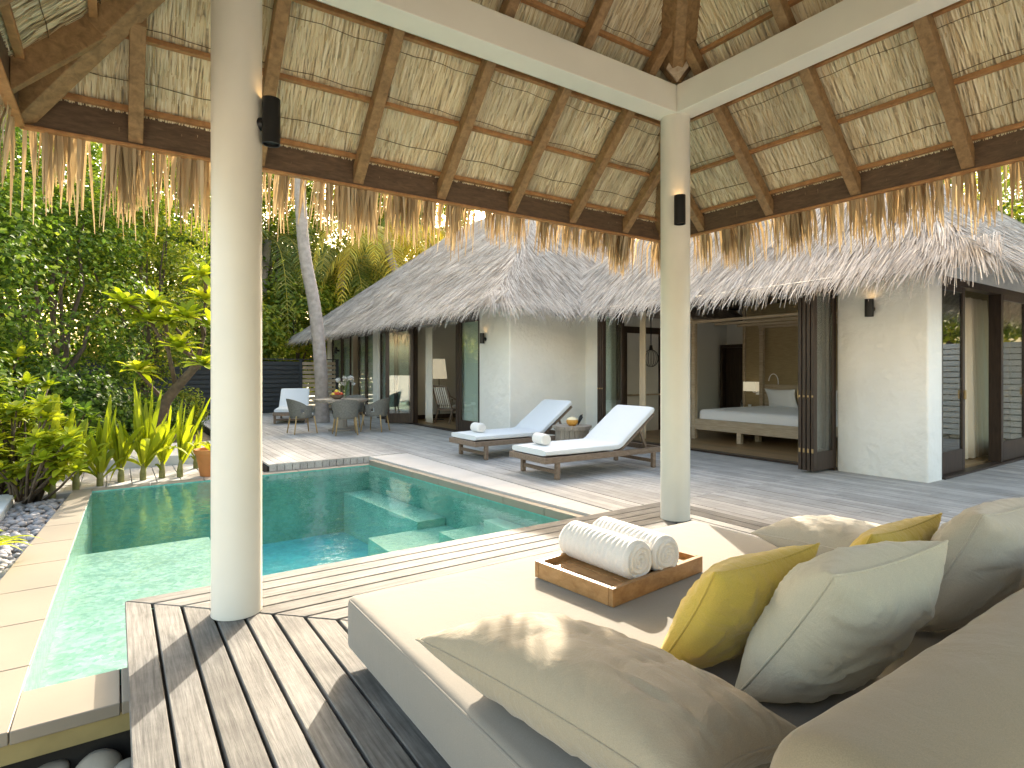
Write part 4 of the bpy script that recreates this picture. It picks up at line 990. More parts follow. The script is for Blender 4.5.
def rolled(name, loc, length, rad, rz, label, ribs=15, group=None, big=True, cat='towel'):
    """towel roll along local y, ribs across it, spiral on both ends"""
    vs = []; fs = []; nn = 48; ny = 90 if big else 24
    for i in range(ny+1):
        f = i/ny; y = -length/2+length*f; ed = min(f, 1-f)*length; rr = rad*(1-.10*max(0, 1-ed/.02)**2)
        for j in range(nn):
            t = 2*math.pi*j/nn; rb = 1+(.065*abs(math.sin(f*ribs*math.pi+.5*math.sin(3*t+f*8)))**.7 if big else .02*noise.noise(Vector((f*4, t, 1))))
            flat = 1-.12*max(0, -math.sin(t))**2; vs.append(Vector((rr*rb*math.cos(t), y, rr*rb*math.sin(t)*flat)))
    for i in range(ny):
        for j in range(nn): fs.append((i*nn+j, (i+1)*nn+j, (i+1)*nn+(j+1) % nn, i*nn+(j+1) % nn))
    for s_, row in ((-1, 0), (1, ny)):
        base = [row*nn+j for j in range(nn)]; prev = base; K = 26 if big else 8
        for k_ in range(1, K+1):
            r_ = (1-k_/(K+.5)); cur = []
            for j in range(nn):
                t = 2*math.pi*j/nn; q = vs[row*nn+j]; turns = 3.5
                g_ = math.cos(2*math.pi*(r_*turns+t/(2*math.pi)))
                dep = (.006*g_+.004*r_)*(1 if big else .7)
                vs.append(Vector((q.x*r_, q.y+s_*(.004+dep), q.z*r_))); cur.append(len(vs)-1)
            for j in range(nn):
                a, b, c_, d_ = prev[j], prev[(j+1) % nn], cur[(j+1) % nn], cur[j]; fs.append((a, b, c_, d_) if s_ < 0 else (d_, c_, b, a))
            prev = cur
        fs.append(tuple(prev) if s_ < 0 else tuple(reversed(prev)))
    c = MB(); c.add(vs, fs)
    if big:   # loose outer flap
        c.tube([(rad*.25, -length/2+.01, -rad*.96), (rad*.25, length/2-.01, -rad*.96)], .012, 8)
    o = c.build(name, M['terry'], smooth=True, xf=Matrix.Translation(Vector(loc)) @ Matrix.Rotation(rz, 4, 'Z'))
    return tag(o, label, cat, group)
tz = TB+.055+.092
rolled('rolled_towel', (TX0+.235, (TY0+TY1)/2+.06, tz), .50, .098, R(2), 'rolled white towel on the tray, the one nearer the left rim', group='rolled towels on the tray')
rolled('rolled_towel', (TX0+.235+.205, (TY0+TY1)/2+.05, tz-.002), .50, .096, R(-1), 'rolled white towel on the tray, the one nearer the yellow cushion', group='rolled towels on the tray')

# ---- sun loungers (local: foot at x=0, length along +x)
def lounger(label, Lg=2.22, Wd=.86, bt=36, split=.62, nm='sun_lounger'):
    t = thing(nm, (0, 0, 0), label, 'sun lounger', 'white cushioned sun loungers on the terrace'); z1 = .30
    c = MB(); c.box(0, Lg, -Wd/2, -Wd/2+.05, z1-.08, z1); c.box(0, Lg, Wd/2-.05, Wd/2, z1-.08, z1); c.box(0, .05, -Wd/2+.051, Wd/2-.051, z1-.08, z1); c.box(Lg-.05, Lg, -Wd/2+.051, Wd/2-.051, z1-.08, z1)
    for i in range(9): x = .1+i*.13; c.box(x, x+.09, -Wd/2+.051, Wd/2-.051, z1-.03, z1-.012)
    c.build('frame', M['lteak'], t, bevel=.004, seg=1)
    for x in (.22, Lg-.20):
        for y in (-Wd/2+.03, Wd/2-.03):
            c = MB(); c.box(x-.03, x+.03, y-.028, y+.028, 0, z1-.081); c.build('leg', M['lteak'], t, bevel=.003, seg=1)
        c = MB(); c.box(x-.015, x+.015, -Wd/2+.06, Wd/2-.06, .07, .12); c.build('stretcher', M['lteak'], t)
    hx = Lg*split; ln = Lg-hx+.02; ca, sa = math.cos(R(bt)), math.sin(R(bt))
    c = MB(); 
    for y in (-Wd/2+.08, Wd/2-.08): c.bar((hx, y, z1-.02), (hx+ln*ca, y, z1-.02+ln*sa), .045, .035)
    for i in range(6): f = .1+i*.16; c.bar((hx+ln*ca*f, -Wd/2+.06, z1-.02+ln*sa*f), (hx+ln*ca*f, Wd/2-.06, z1-.02+ln*sa*f), .08, .016, (-sa, 0, ca))
    c.build('backrest_frame', M['lteak'], t)
    c = MB()
    for y in (-Wd/2+.12, Wd/2-.12): c.bar((hx+ln*ca*.62, y, z1-.03+ln*sa*.62), (hx+ln*ca*.62+.16, y, z1-.04), .03, .03)
    c.build('prop', M['lteak'], t)
    # one cushion bent at the hinge
    pts = []; th = .10
    prof = [(.03, 0), (hx*.33, 0), (hx*.66, 0), (hx-.10, 0), (hx-.03, .006), (hx+.05, .042)]
    prof += [(hx+ln*ca*f+.0, ln*sa*f+.012) for f in (.2, .45, .7, .9, 1.0)]
    vs = []; fs = []; ny = 10; m = len(prof); row = []
    def nrm(i):
        a = Vector((*prof[max(0, i-1)], 0)); b = Vector((*prof[min(m-1, i+1)], 0)); d_ = (b-a).normalized(); return Vector((-d_.y, d_.x))
    sec = []
    for k_ in range(24):
        a = 2*math.pi*k_/24; cx_ = math.copysign(abs(math.cos(a))**.28, math.cos(a)); cz_ = math.copysign(abs(math.sin(a))**.45, math.sin(a)); sec.append((cx_*(Wd/2-.025), cz_*th/2))
    for i in range(m):
        n_ = nrm(i); e_ = .80 if i in (0, m-1) else 1
        for (yy, tt) in sec:
            zz = th/2+tt*e_; vs.append(Vector((prof[i][0]+n_.x*zz, yy*(.985 if e_ < 1 else 1), z1+.004+prof[i][1]+n_.y*zz)))
    for i in range(m-1):
        for k_ in range(24): fs.append((i*24+k_, (i+1)*24+k_, (i+1)*24+(k_+1) % 24, i*24+(k_+1) % 24))
    fs.append(tuple(range(24))); fs.append(tuple((m-1)*24+k_ for k_ in range(23, -1, -1)))
    c = MB(); c.add(vs, fs); o = c.build('cushion', M['whitecush'], t, smooth='auto')
    return t
L1 = lounger('white cushioned timber sun lounger nearest the pool steps, right of the round side table')
place(L1, (4.62, 6.45, .002), R(-1))
L2 = copy_tree(L1); place(L2, (4.72, 8.42, .002), R(1), 'white cushioned timber sun lounger farther back, left of the round side table')
L3 = copy_tree(L1); q = P(283, 424, 0); place(L3, (q.x+.15, q.y-.1, .002), R(72), 'white cushioned sun lounger facing us before the dark fence and palm trunk')
rolled('rolled_towel', (4.95, 6.55, .40+.08), .28, .082, R(-8), 'white towel roll on the foot of the lounger nearest the pool steps', big=False, group='towels on the loungers')
rolled('rolled_towel', (5.05, 8.45, .40+.08), .28, .082, R(-4), 'white towel roll on the foot of the lounger farther back', big=False, group='towels on the loungers')
rolled('rolled_towel', (q.x+.45, q.y+.45, .40+.06), .30, .06, R(-10), 'white towel roll on the lounger in front of the dark fence', big=False, group='towels on the loungers')
# round side table with slatted drum
sx, sy = 6.25, 7.43
st_ = thing('side_table', (sx, sy, 0), 'round weathered grey side table between the two loungers', 'side table')
c = MB()
for i in range(7):
    a = -.30+i*.0865; b = a+.083; h_ = math.sqrt(max(.01, .3**2-((a+b)/2)**2)); c.box(sx+a, sx+b, sy-h_, sy+h_, .50, .535)
c.lathe([(.285, .47), (.305, .47), (.305, .53), (.285, .53)], (sx, sy, 0), 32); c.build('table_top', M['tabletop'], st_)
c = MB()
for i in range(22):
    a = 2*math.pi*i/22
    if i in (19,): continue
    c.bar((sx+.265*math.cos(a), sy+.265*math.sin(a), .02), (sx+.265*math.cos(a), sy+.265*math.sin(a), .469), .072, .02, (math.cos(a), math.sin(a), 0))
c.build('drum', M['tabletop'], st_)
c = MB(); c.lathe([(0, 0), (.05, .0), (.085, .03), (.098, .07), (.09, .10)], (sx-.04, sy-.05, .536), 18); cn = thing('coconut', (sx-.04, sy-.05, .536), 'fresh orange and cream coconut drink on the round side table', 'coconut')
M['coco'] = plain('orange coconut husk', (.62, .30, .06), .6, .2, 9); M['cream'] = plain('cream cut coconut', (.78, .66, .42), .6, .08, 9)
c.build('husk', M['coco'], cn, smooth=True); c = MB(); c.lathe([(.09, .10), (.07, .125), (.035, .14), (0, .142)], (sx-.04, sy-.05, .536), 18); c.build('cut_top', M['cream'], cn, smooth=True)
sg = thing('ice_tongs', (sx+.16, sy+.02, .536), 'black looped tongs standing on the round side table behind the coconut', 'tongs')
for s_ in (-1, 1):
    c = MB(); c.tube([(sx+.13+.03*s_, sy+.03*s_, .54), (sx+.17+.05*s_, sy+.04*s_, .66), (sx+.21+.04*s_, sy+.03*s_, .70), (sx+.22, sy+.01*s_, .66), (sx+.15, sy, .56)], .009, 6); c.build('handle_loop', M['black'], sg, smooth=True)
# ---- dining set
tx, ty = 4.48, 13.9
dt = thing('dining_table', (tx, ty, 0), 'round grey timber dining table beside the palm trunk', 'dining table', None)
c = MB()
for i in range(10):
    a = -.6+i*.12; h_ = math.sqrt(max(.02, .6**2-(a+.06)**2)); c.box(tx+a, tx+a+.116, ty-h_, ty+h_, .72, .755)
c.lathe([(.575, .69), (.605, .69), (.605, .75), (.575, .75)], (tx, ty, 0), 40); c.build('table_top', M['tabletop'], dt)
c = MB(); c.lathe([(0, 0), (.30, 0), (.30, .04), (.16, .07), (.13, .60), (.3, .69), (0, .69)], (tx, ty, 0), 12); c.build('pedestal', M['tabletop'], dt)
def dchair(label):
    """woven tub chair, front towards -y"""
    t = thing('dining_chair', (0, 0, 0), label, 'chair', 'woven tub chairs around the dining table')
    vs = []; fs = []; na = 28; nz_ = 7
    for s_ in (0, 1):
        for i in range(na+1):
            a = R(-35)+R(250)*i/na; cx_ = math.cos(a); cy_ = math.sin(a); back = max(0, cy_)
            ztop = .64+.16*back**.8; 
            for k_ in range(nz_+1):
                f = k_/nz_; z = .40+(ztop-.40)*f; rr = .255+.055*f*(.5+back)-s_*.022; vs.append(Vector((cx_*rr*1.08, cy_*rr+.02, z)))
    m = (na+1)*(nz_+1)
    hole = lambda i, k_: (4 <= i <= 5 or 21 <= i <= 22) and 2 <= k_ <= 3
    for s_ in (0, 1):
        for i in range(na):
            for k_ in range(nz_):
                if hole(i, k_): continue
                a = s_*m+i*(nz_+1)+k_; q = (a, a+nz_+1, a+nz_+2, a+1); fs.append(q if s_ == 0 else q[::-1])
    for i in range(na): a = i*(nz_+1)+nz_; fs.append((a, a+nz_+1, a+nz_+1+m, a+m))
    for i in (0, na):
        for k_ in range(nz_): a = i*(nz_+1)+k_; fs.append((a, a+1, a+1+m, a+m))
    c = MB(); c.add(vs, fs); c.lathe([(0, .36), (.25, .36), (.27, .40), (0, .41)], (0, .02, 0), 24); c.build('woven_shell', M['rattan'], t, smooth='auto')
    c = MB(); c.lathe([(0, .411), (.22, .411), (.235, .43), (.22, .455), (0, .46)], (0, .0, 0), 24); c.build('seat_pad', M['sheer'], t, smooth=True)
    for x, y in ((-.22, -.20), (.22, -.20), (-.20, .22), (.20, .22)):
        c = MB(); c.tube([(x*1.18, y*1.22, 0), (x*.95, y*.95, .40)], [.013, .02], 8); c.build('leg', M['tanleg'], t, smooth=True)
    return t
c1 = dchair('grey woven tub chair nearest us, with its back to the pool at the dining table')
def chair_at(o, x, y, label=None):
    a = math.atan2(ty-y, tx-x); return place(o, (x, y, .002), a+R(90), label)
chair_at(c1, tx-.20, ty-.95)
chair_at(copy_tree(c1), tx-.92, ty-.10, 'grey woven tub chair left of the dining table, beside the fence lounger')
chair_at(copy_tree(c1), tx+.62, ty-.62, 'grey woven tub chair right of the dining table, beside the folded glass door')
chair_at(copy_tree(c1), tx+.55, ty+.80, 'grey woven tub chair on the far side of the dining table, towards the villa')
fb = thing('fruit_bowl', (tx-.12, ty-.1, .757), 'bowl of red and yellow fruit on the dining table', 'fruit bowl')
c = MB(); c.lathe([(0, 0), (.07, 0), (.15, .06), (.17, .11), (.155, .105), (.06, .015), (0, .015)], (tx-.12, ty-.1, .757), 20); c.build('bowl', M['lteak'], fb, smooth='auto')
M['fr'] = plain('red fruit skin', (.50, .07, .03), .4); M['fy'] = plain('yellow fruit skin', (.75, .55, .05), .4)
for i, (dx, dy, z, r_) in enumerate(((-.06, 0, .12, .055), (.05, .03, .12, .055), (0, -.06, .13, .05), (-.01, .02, .18, .05), (.08, -.04, .12, .05), (-.10, -.02, .11, .045))):
    c = MB(); c.lathe([(r_*math.sin(t), -r_*math.cos(t)) for t in np.linspace(0.01, math.pi-.01, 8)], (tx-.12+dx, ty-.1+dy, .757+z), 12); c.build('fruit', M['fr'] if i % 2 == 0 else M['fy'], fb, smooth=True)
vz = thing('flower_vase', (tx+.13, ty+.1, .757), 'glass vase of white flowers on the dining table', 'vase')
c = MB(); c.lathe([(0, 0), (.04, 0), (.045, .14), (.05, .18), (.045, .18), (.038, .01), (0, .01)], (tx+.13, ty+.1, .757), 14); c.build('vase', M['glass'], vz, smooth='auto')
c = MB(); fl_ = []
for i in range(14):
    a = random.uniform(0, 6.28); r_ = random.uniform(.05, .26); z = .757+random.uniform(.34, .52)
    c.tube([(tx+.13, ty+.1, .80), (tx+.13+r_*.4*math.cos(a), ty+.1+r_*.4*math.sin(a), z-.15), (tx+.13+r_*math.cos(a), ty+.1+r_*math.sin(a), z)], .003, 4)
    fl_.append((tx+.13+r_*math.cos(a), ty+.1+r_*math.sin(a), z))
c.build('stems', M['leaf_dark'], vz)
for f_ in fl_:
    C = np.array([f_]*36)+rng.normal(0, .018, (36, 3)); V, Fq = leafquads(C, unit(rng.normal(size=(36, 3))), np.full(36, .05), np.full(36, .035)); tag(npmesh('flower', V, Fq, M['kerbwhite'], vz), kind='stuff') if False else npmesh('flower', V, Fq, M['kerbwhite'], vz)
# ================================================================ FENCE AND PLANTS
def Q(u, v, D):
    L = D*(u-512)/F; return Vector((D*SY+L*CY, D*CY-L*SY, H-D*(v-VH)/F))
fn = thing('slatted_fence', (1, 20.6, 0), 'charcoal horizontal slat fence with a pale slatted panel, behind the palm trunk', 'fence')
FY = 20.6; xs_ = [-2.2, -.2, 1.8, 3.8, 5.25]
for i, x in enumerate(xs_+[6.5]):
    c = MB(); c.box(x-.05, x+.05, FY-.05, FY+.05, -.3, 1.80); c.build('post', M['fence'], fn, bevel=.004, seg=1)
for i, (a, b) in enumerate(zip(xs_, xs_[1:]+[6.5])):
    c = MB(); k_ = 0; z = .12
    while z < 1.68:
        c.box(a+.052, b-.052, FY-.015, FY+.012, z, z+.105); z += .15
    c.build('slat_panel', M['tanslat'] if i == 4 else M['fence'], fn)
    if i != 4:
        c = MB(); c.box(a+.052, b-.052, FY+.03, FY+.045, .02, 1.74); c.build('backing', M['fence'], fn)
c = MB(); c.box(-2.25, 6.55, FY-.06, FY+.06, 1.801, 1.83); c.build('cap_rail', M['fence'], fn)

def limb(mb, a, b, r0, r1, n=5, wob=.12):
    a = Vector(a); b = Vector(b); pts = []; L = (b-a).length
    for i in range(n+1):
        f = i/n; p = a.lerp(b, f)+Vector((random.uniform(-1, 1), random.uniform(-1, 1), random.uniform(-.4, .4)))*wob*L*.3*math.sin(f*math.pi); pts.append(p)
    mb.tube(pts, [r0+(r1-r0)*i/n for i in range(n+1)], 8)
def tree(name, label, cat, base, blobs, leafmat='leaf_hedge', leaf=.09, asp=.55, trunk=.12, bark='bark', group=None, nb=8, split=.35):
    base = Vector(base); t = thing(name, base, label, cat, group)
    o, cl = foliage('crown', M[leafmat], t, blobs, leaf, asp)
    top = Vector(blobs[0][0]); fork = base.lerp(top, split); c = MB(); limb(c, base-Vector((0, 0, .15)), fork, trunk, trunk*.75)
    idx = rng.choice(len(cl), min(len(cl), nb), replace=False)
    for i in idx: limb(c, fork, Vector(cl[i]), trunk*.5, .012)
    c.build('trunk', M[bark], t, smooth=True); return t
HG = 'leafy trees and shrubs crowding the left garden'
tree('shrub_tree', 'dense broad leaved tree at the far left, above the lime green shrub', 'tree', (-3.0, 12.6, -.16), [((-2.6, 12.6, 2.6), (1.9, 1.5, 2.9), 210, 62, .42), ((-2.9, 13.5, 5.2), (2.0, 1.5, 1.8), 110, 60, .42)], leaf=.105, asp=.62, group=HG)
tree('shrub_tree', 'tall dense leafy tree in the middle of the left garden, behind the strap lilies', 'tree', (-1.0, 14.6, -.16), [((-1.0, 14.6, 2.6), (1.7, 1.5, 3.0), 230, 62, .40), ((-.7, 15.3, 5.4), (1.8, 1.5, 1.8), 110, 60, .42)], leaf=.10, asp=.6, group=HG)
tree('shrub_tree', 'leafy tree just left of the front column, behind the frangipani', 'tree', (.7, 17.0, -.16), [((.45, 16.6, 3.3), (1.5, 1.3, 2.6), 190, 62, .38), ((.9, 17.4, 5.6), (1.6, 1.4, 1.7), 100, 60, .40)], 'leaf_tree', leaf=.095, asp=.55, group=HG)
tree('shrub', 'dark round leaved shrub at the foot of the tall garden trees', 'shrub', (-1.1, 12.6, -.16), [((-1.1, 12.6, .75), (1.3, .8, 1.0), 90, 60, .30)], 'leaf_dark', leaf=.09, asp=.8, trunk=.04, group=HG)
tree('shrub', 'low green shrub under the frangipani beside the white garden steps', 'shrub', (.35, 14.3, -.16), [((.35, 14.3, .45), (.95, .6, .7), 70, 60, .24)], 'leaf_dark', leaf=.085, asp=.5, trunk=.03, group=HG)
tree('shrub', 'small clipped bush next to the frangipani trunk by the fence', 'shrub', (1.25, 15.6, -.16), [((1.25, 15.6, .45), (.55, .5, .55), 45, 60, .2)], 'leaf_tree', leaf=.07, asp=.6, trunk=.03, group=HG)
tree('shrub', 'bright shrub low at the left edge under the dense tree', 'shrub', (-2.2, 10.9, -.16), [((-2.2, 10.9, .9), (1.2, .8, 1.1), 90, 55, .3)], 'leaf_hedge', leaf=.10, asp=.6, trunk=.04, group=HG)
# trees beyond the fence
BG = 'trees beyond the fence and villa'
spec = [((3.2, 23.5, 0), (2.0, 1.6, 2.0), 2.6, 'leaf_tree', 'bright leafy tree over the fence left of the near palm trunk'),
        ((6.4, 25.2, 0), (2.2, 1.8, 2.3), 3.0, 'leaf_tree', 'bright leafy tree over the fence right of the near palm trunk'),
        ((9.6, 27.5, 0), (2.4, 2.0, 2.6), 4.0, 'leaf_tree', 'leafy tree just behind the low end of the villa roof'),
        ((1.8, 25.5, 0), (2.6, 2.0, 3.2), 6.6, 'leaf_dark', 'dark tall tree seen right beside the front column'),
        ((-2.2, 22.0, 0), (3.2, 2.0, 3.4), 6.8, 'leaf_tree', 'pale sunlit tree rising above the left garden trees'),
        ((-6.5, 19.0, 0), (3.2, 2.4, 3.6), 5.6, 'leaf_hedge', 'tall tree in the far left corner above the dense hedge trees'),
        ((7.5, 33.0, 0), (4.5, 2.2, 3.0), 5.0, 'leaf_dark', 'darker distant tree seen between the palms'),
        ((14.5, 33.0, 0), (4.5, 2.2, 3.0), 7.0, 'leaf_tree', 'distant tree behind the ridge of the villa roof')]
spec += [((11.5, 28.8, 0), (2.8, 1.6, 1.9), 9.8, 'leaf_tree', 'tall bright tree rising right above the palms beside the villa ridge'),
         ((5.8, 27.5, 0), (2.4, 1.8, 2.6), 9.0, 'leaf_tree', 'tall pale tree whose top shows between the front column and the leaning palm'),
         ((-9.0, 24.5, 0), (4.2, 1.6, 4.0), 4.0, 'leaf_hedge', 'dense tree far behind the left garden, leftmost behind the hedge trees'),
         ((-3.0, 25.5, 0), (4.0, 1.6, 4.2), 4.2, 'leaf_tree', 'dense tree far behind the tall tree of the left garden'),
         ((2.6, 27.5, 0), (3.6, 1.6, 4.4), 4.4, 'leaf_hedge', 'dense tree behind the fence, directly beyond the far sun lounger'),
         ((8.8, 29.5, 0), (3.6, 1.6, 4.4), 4.6, 'leaf_tree', 'dense tree behind the dark slim palm trunk'),
         ((13.0, 30.5, 0), (3.4, 1.6, 4.6), 6.0, 'leaf_hedge', 'dense tree behind the yellowing palm and villa ridge')]
for b, r, zc, lm, lb in spec:
    tree('background_tree', lb, 'tree', b, [((b[0], b[1], zc), r, int(85*r[0]), 52, .6)], lm, leaf=.21, asp=.55, trunk=.14, group=BG)
for (b, r, zc, lm, lb) in (((24.0, 5.6, 0), (2.6, 2.6, 2.6), 6.3, 'leaf_tree', 'bright leafy tree above the right end of the bedroom thatch'), ((31.0, 9.5, 0), (4, 4, 4.0), 9.0, 'leaf_dark', 'dark tree high behind the right end of the bedroom thatch')):
    tree('background_tree', lb, 'tree', b, [((b[0], b[1], zc), r, int(80*r[0]), 52, .55)], lm, leaf=.17, asp=.55, trunk=.18, group=BG)
tree('garden_tree', 'garden tree behind the stone wall at the right, mirrored in the side doors', 'tree', (18, 0.5, 0), [((17.5, .6, 3.6), (2.4, 3.0, 1.6), 190, 52, .5)], 'leaf_tree', leaf=.16, trunk=.15)
tree('shade_tree', 'large tree behind the villa whose crown filters the sun over the pool', 'tree', (15.8, 28.9, 0), [((15.8, 28.9, 11.6), (1.5, 1.4, 2.0), 60, 52, .5)], 'leaf_tree', leaf=.2, trunk=.2, split=.8)
# far band of greenery
parts = []
for i in range(46):
    a = -38+i*2.6; y = 38+random.uniform(-2, 2); cc, C, nn = crown_pts((a, y+.05*abs(a), random.uniform(1.5, 5)), (2.6, 1.2, random.uniform(2, 3.4)), 26, 26, .9); C[:, 2] = np.maximum(C[:, 2], 0)
    parts.append(leafquads(C, nn, rng.uniform(.25, .45, len(C)), rng.uniform(.14, .25, len(C))))
V, Fq = join(parts); tag(npmesh('distant_woodland', V, Fq, M['leaf_tree']), kind='stuff')

# ---- palms
def frond(parts, ribs, base, az, L, rise, droop, nl=46, ll=.75, w_=.045, twist=0):
    base = np.array(base, float); h = np.array([math.cos(az), math.sin(az), 0]); f = np.linspace(0, 1, nl)
    pts = base+np.outer(L*np.sin(f*1.35)/math.sin(1.35)*(1-.12*f*f), h); pts[:, 2] += rise*L*f-droop*L*f**2.3
    ribs.tube([tuple(p) for p in pts[::4]], [.028*(1-i/len(pts[::4]))+.004 for i in range(len(pts[::4]))], 5)
    tg = unit(np.gradient(pts, axis=0)); sd = np.cross(tg, [0, 0, 1.]); sd = unit(sd)
    for s_ in (-1, 1):
        k_ = slice(3, None); p0 = pts[k_]+rng.normal(0, .01, pts[k_].shape); ff = f[k_]
        l = ll*np.sin(np.clip(ff*.9+.12, 0, 1)*math.pi)**.6*rng.uniform(.85, 1.1, len(ff)); 
        dr = unit(sd[k_]*s_*(.85)+tg[k_]*.55+np.array([0, 0, -.25])+rng.normal(0, .06, p0.shape))
        p1 = p0+dr*(l*.5)[:, None]; p2 = p1+unit(dr+np.array([0, 0, -.85]))*(l*.5)[:, None]
        side = unit(np.cross(dr, np.cross(dr, [0, 0, 1.])+0)+0*dr); side = unit(np.cross(dr, sd[k_]*.3+np.array([0, 0, 1.]))) 
        parts.append(strips(p0, p1, p2, np.full(len(ff), w_), tg[k_]*.8+side*.2, .15))
def palm(label, tpts, r0, r1, nf, L, mat='leaf_palm', seed=0, azs=None, droop=.75, ll=.75, w_=.045):
    random.seed(seed); tp = [Vector(p) for p in tpts]; t = thing('palm_tree', tp[0], label, 'palm tree', 'coconut palms behind the terrace')
    # smooth trunk with ring scars
    pts = []; rad = []; n = 110
    for i in range(n+1):
        f = i/n*(len(tp)-1); k_ = min(int(f), len(tp)-2); q = f-k_
        p_ = [tp[max(0, k_-1)], tp[k_], tp[k_+1], tp[min(len(tp)-1, k_+2)]]
        pt = .5*((2*p_[1])+(-p_[0]+p_[2])*q+(2*p_[0]-5*p_[1]+4*p_[2]-p_[3])*q*q+(-p_[0]+3*p_[1]-3*p_[2]+p_[3])*q**3)
        g_ = i/n; pts.append(pt); rad.append((r0+(r1-r0)*g_+.05*max(0, 1-g_*14))*(1+(.045 if i % 2 else -.01)*random.uniform(.5, 1.4)))
    c = MB(); c.tube(pts, rad, 14); c.build('trunk', M['palmbark'], t, smooth=True)
    parts = []; ribs = MB(); top = tp[-1]
    for i in range(nf):
        az = (azs[i] if azs else i*2.399+random.uniform(-.2, .2)); lv = i/nf
        frond(parts, ribs, top, az, L*random.uniform(.85, 1.1), .75-1.0*lv, droop*random.uniform(.85, 1.15)*(.8+.3*lv), ll=ll, w_=w_)
    V, Fq = join(parts); npmesh('fronds', V, Fq, M[mat], t); ribs.build('midribs', M['leaf_palmy'], t); return t
k1 = P(326, 420, 0); D0 = 15.6
palm('leaning coconut palm with ringed grey trunk rising beside the dining table', [Q(322, 424, 16.2), Q(321, 372, 16), Q(315, 310, 16), Q(306, 262, 16), Q(302, 225, 16), Q(299, 160, 16), Q(299, 60, 16)], .18, .14, 18, 3.2, seed=3)
palm('coconut palm with dark slim trunk behind the low end of the villa roof', [Q(338, 400, 27), Q(337, 330, 27), Q(341, 280, 27), Q(345, 262, 27)], .24, .17, 20, 3.6, seed=4, droop=1.0, ll=.95, w_=.06)
palm('yellowing coconut palm right behind the villa roof edge', [Q(408, 400, 25), Q(404, 300, 25), Q(392, 262, 25), Q(384, 236, 25)], .2, .15, 18, 3.2, 'leaf_palmy', seed=5, droop=1.15, ll=.95, w_=.06)
palm('coconut palm with pale green fronds showing above the villa roof slope', [Q(440, 400, 30), Q(438, 280, 30), Q(430, 232, 30)], .2, .15, 20, 3.8, seed=6, droop=.95, ll=1.0, w_=.065)
palm('coconut palm half hidden behind the front column', [Q(262, 400, 25), Q(262, 300, 25), Q(268, 240, 25)], .2, .15, 18, 3.6, seed=8, droop=1.05, ll=.95, w_=.06)
random.seed(11)
# ---- frangipani with rosettes of long leaves
def blade(mb, base, d, L, W, droop=.3, n=5, up=Vector((0, 0, 1)), fold=.15, wide=.5, curlz=0):
    """modelled leaf: folded along the midrib and drooping"""
    d = d.normalized(); s = d.cross(up); s = s.normalized() if s.length > 1e-3 else Vector((1, 0, 0)); nn = s.cross(d).normalized(); vs = []; fs = []
    for i in range(n+1):
        f = i/n; c_ = base+d*L*f*(1-.15*f*droop)-Vector((0, 0, 1))*(droop*L*f**2.2)
        w_ = W*.5*(math.sin(min(1, f/wide)*math.pi/2) if f < wide else math.cos((f-wide)/(1-wide)*math.pi/2)**.7)+W*.03
        wv = math.sin(f*9+curlz)*W*.06
        vs += [c_-s*w_+nn*(w_*fold*2+wv), c_, c_+s*w_+nn*(w_*fold*2-wv)]
    for i in range(n):
        a = i*3; fs += [(a, a+1, a+4, a+3), (a+1, a+2, a+5, a+4)]
    mb.add(vs, fs)
def rosette(mb, p, ax, L, W, n, spread=1.0, droop=.3):
    ax = Vector(ax).normalized(); x = ax.orthogonal().normalized(); y = ax.cross(x)
    for i in range(n):
        a = i*2.399; t = .35+.75*(i/n); d_ = ax*math.cos(t*spread*1.25)+(x*math.cos(a)+y*math.sin(a))*math.sin(t*spread*1.25)
        blade(mb, Vector(p), d_, L*random.uniform(.75, 1.1), W*random.uniform(.85, 1.1), droop*random.uniform(.5, 1.3), curlz=i)
fr = thing('frangipani', Q(160, 440, 10.2), 'frangipani with gnarled bare branches and rosettes of long leaves, left of the front column', 'tree')
c = MB(); lv = MB()
jn = [Q(156, 432, 10.2), Q(165, 402, 10.1), Q(176, 388, 10.1), Q(196, 366, 10.1), Q(207, 358, 10.2)]
c.tube(jn, [.11, .10, .085, .07, .05], 10)
def br(pts, r0, r1): c.tube(pts, [r0+(r1-r0)*i/(len(pts)-1) for i in range(len(pts))], 8)
tips = []
def btip(a, mid, b):
    br([a, mid, b], .04, .018); tips.append(b)
btip(jn[2], Q(168, 350, 9.9), Q(150, 322, 9.7)); btip(Q(150, 322, 9.7), Q(138, 308, 9.6), Q(124, 304, 9.5)); btip(Q(168, 350, 9.9), Q(166, 325, 9.9), Q(152, 304, 10.1))
btip(jn[3], Q(186, 340, 10), Q(170, 322, 9.8)); btip(jn[3], Q(204, 335, 10), Q(205, 300, 10.1)); btip(Q(204, 335, 10), Q(200, 320, 9.8), Q(188, 318, 9.6))
btip(jn[4], Q(218, 350, 10), Q(212, 330, 9.7)); btip(jn[3], Q(190, 355, 9.8), Q(178, 348, 9.5)); btip(jn[4], Q(214, 358, 10), Q(204, 366, 9.4)); btip(Q(205, 300, 10.1), Q(206, 285, 10), Q(203, 276, 9.9)); btip(jn[1], Q(150, 385, 9.8), Q(138, 372, 9.5))
c.build('trunk', M['bark'], fr, smooth=True)
for p in tips: rosette(lv, p, (random.uniform(-.4, .4), random.uniform(-.4, .2), 1), .42, .125, 22, 1.15, .25)
lv.build('leaves', M['leaf_lime'], fr, smooth=True)
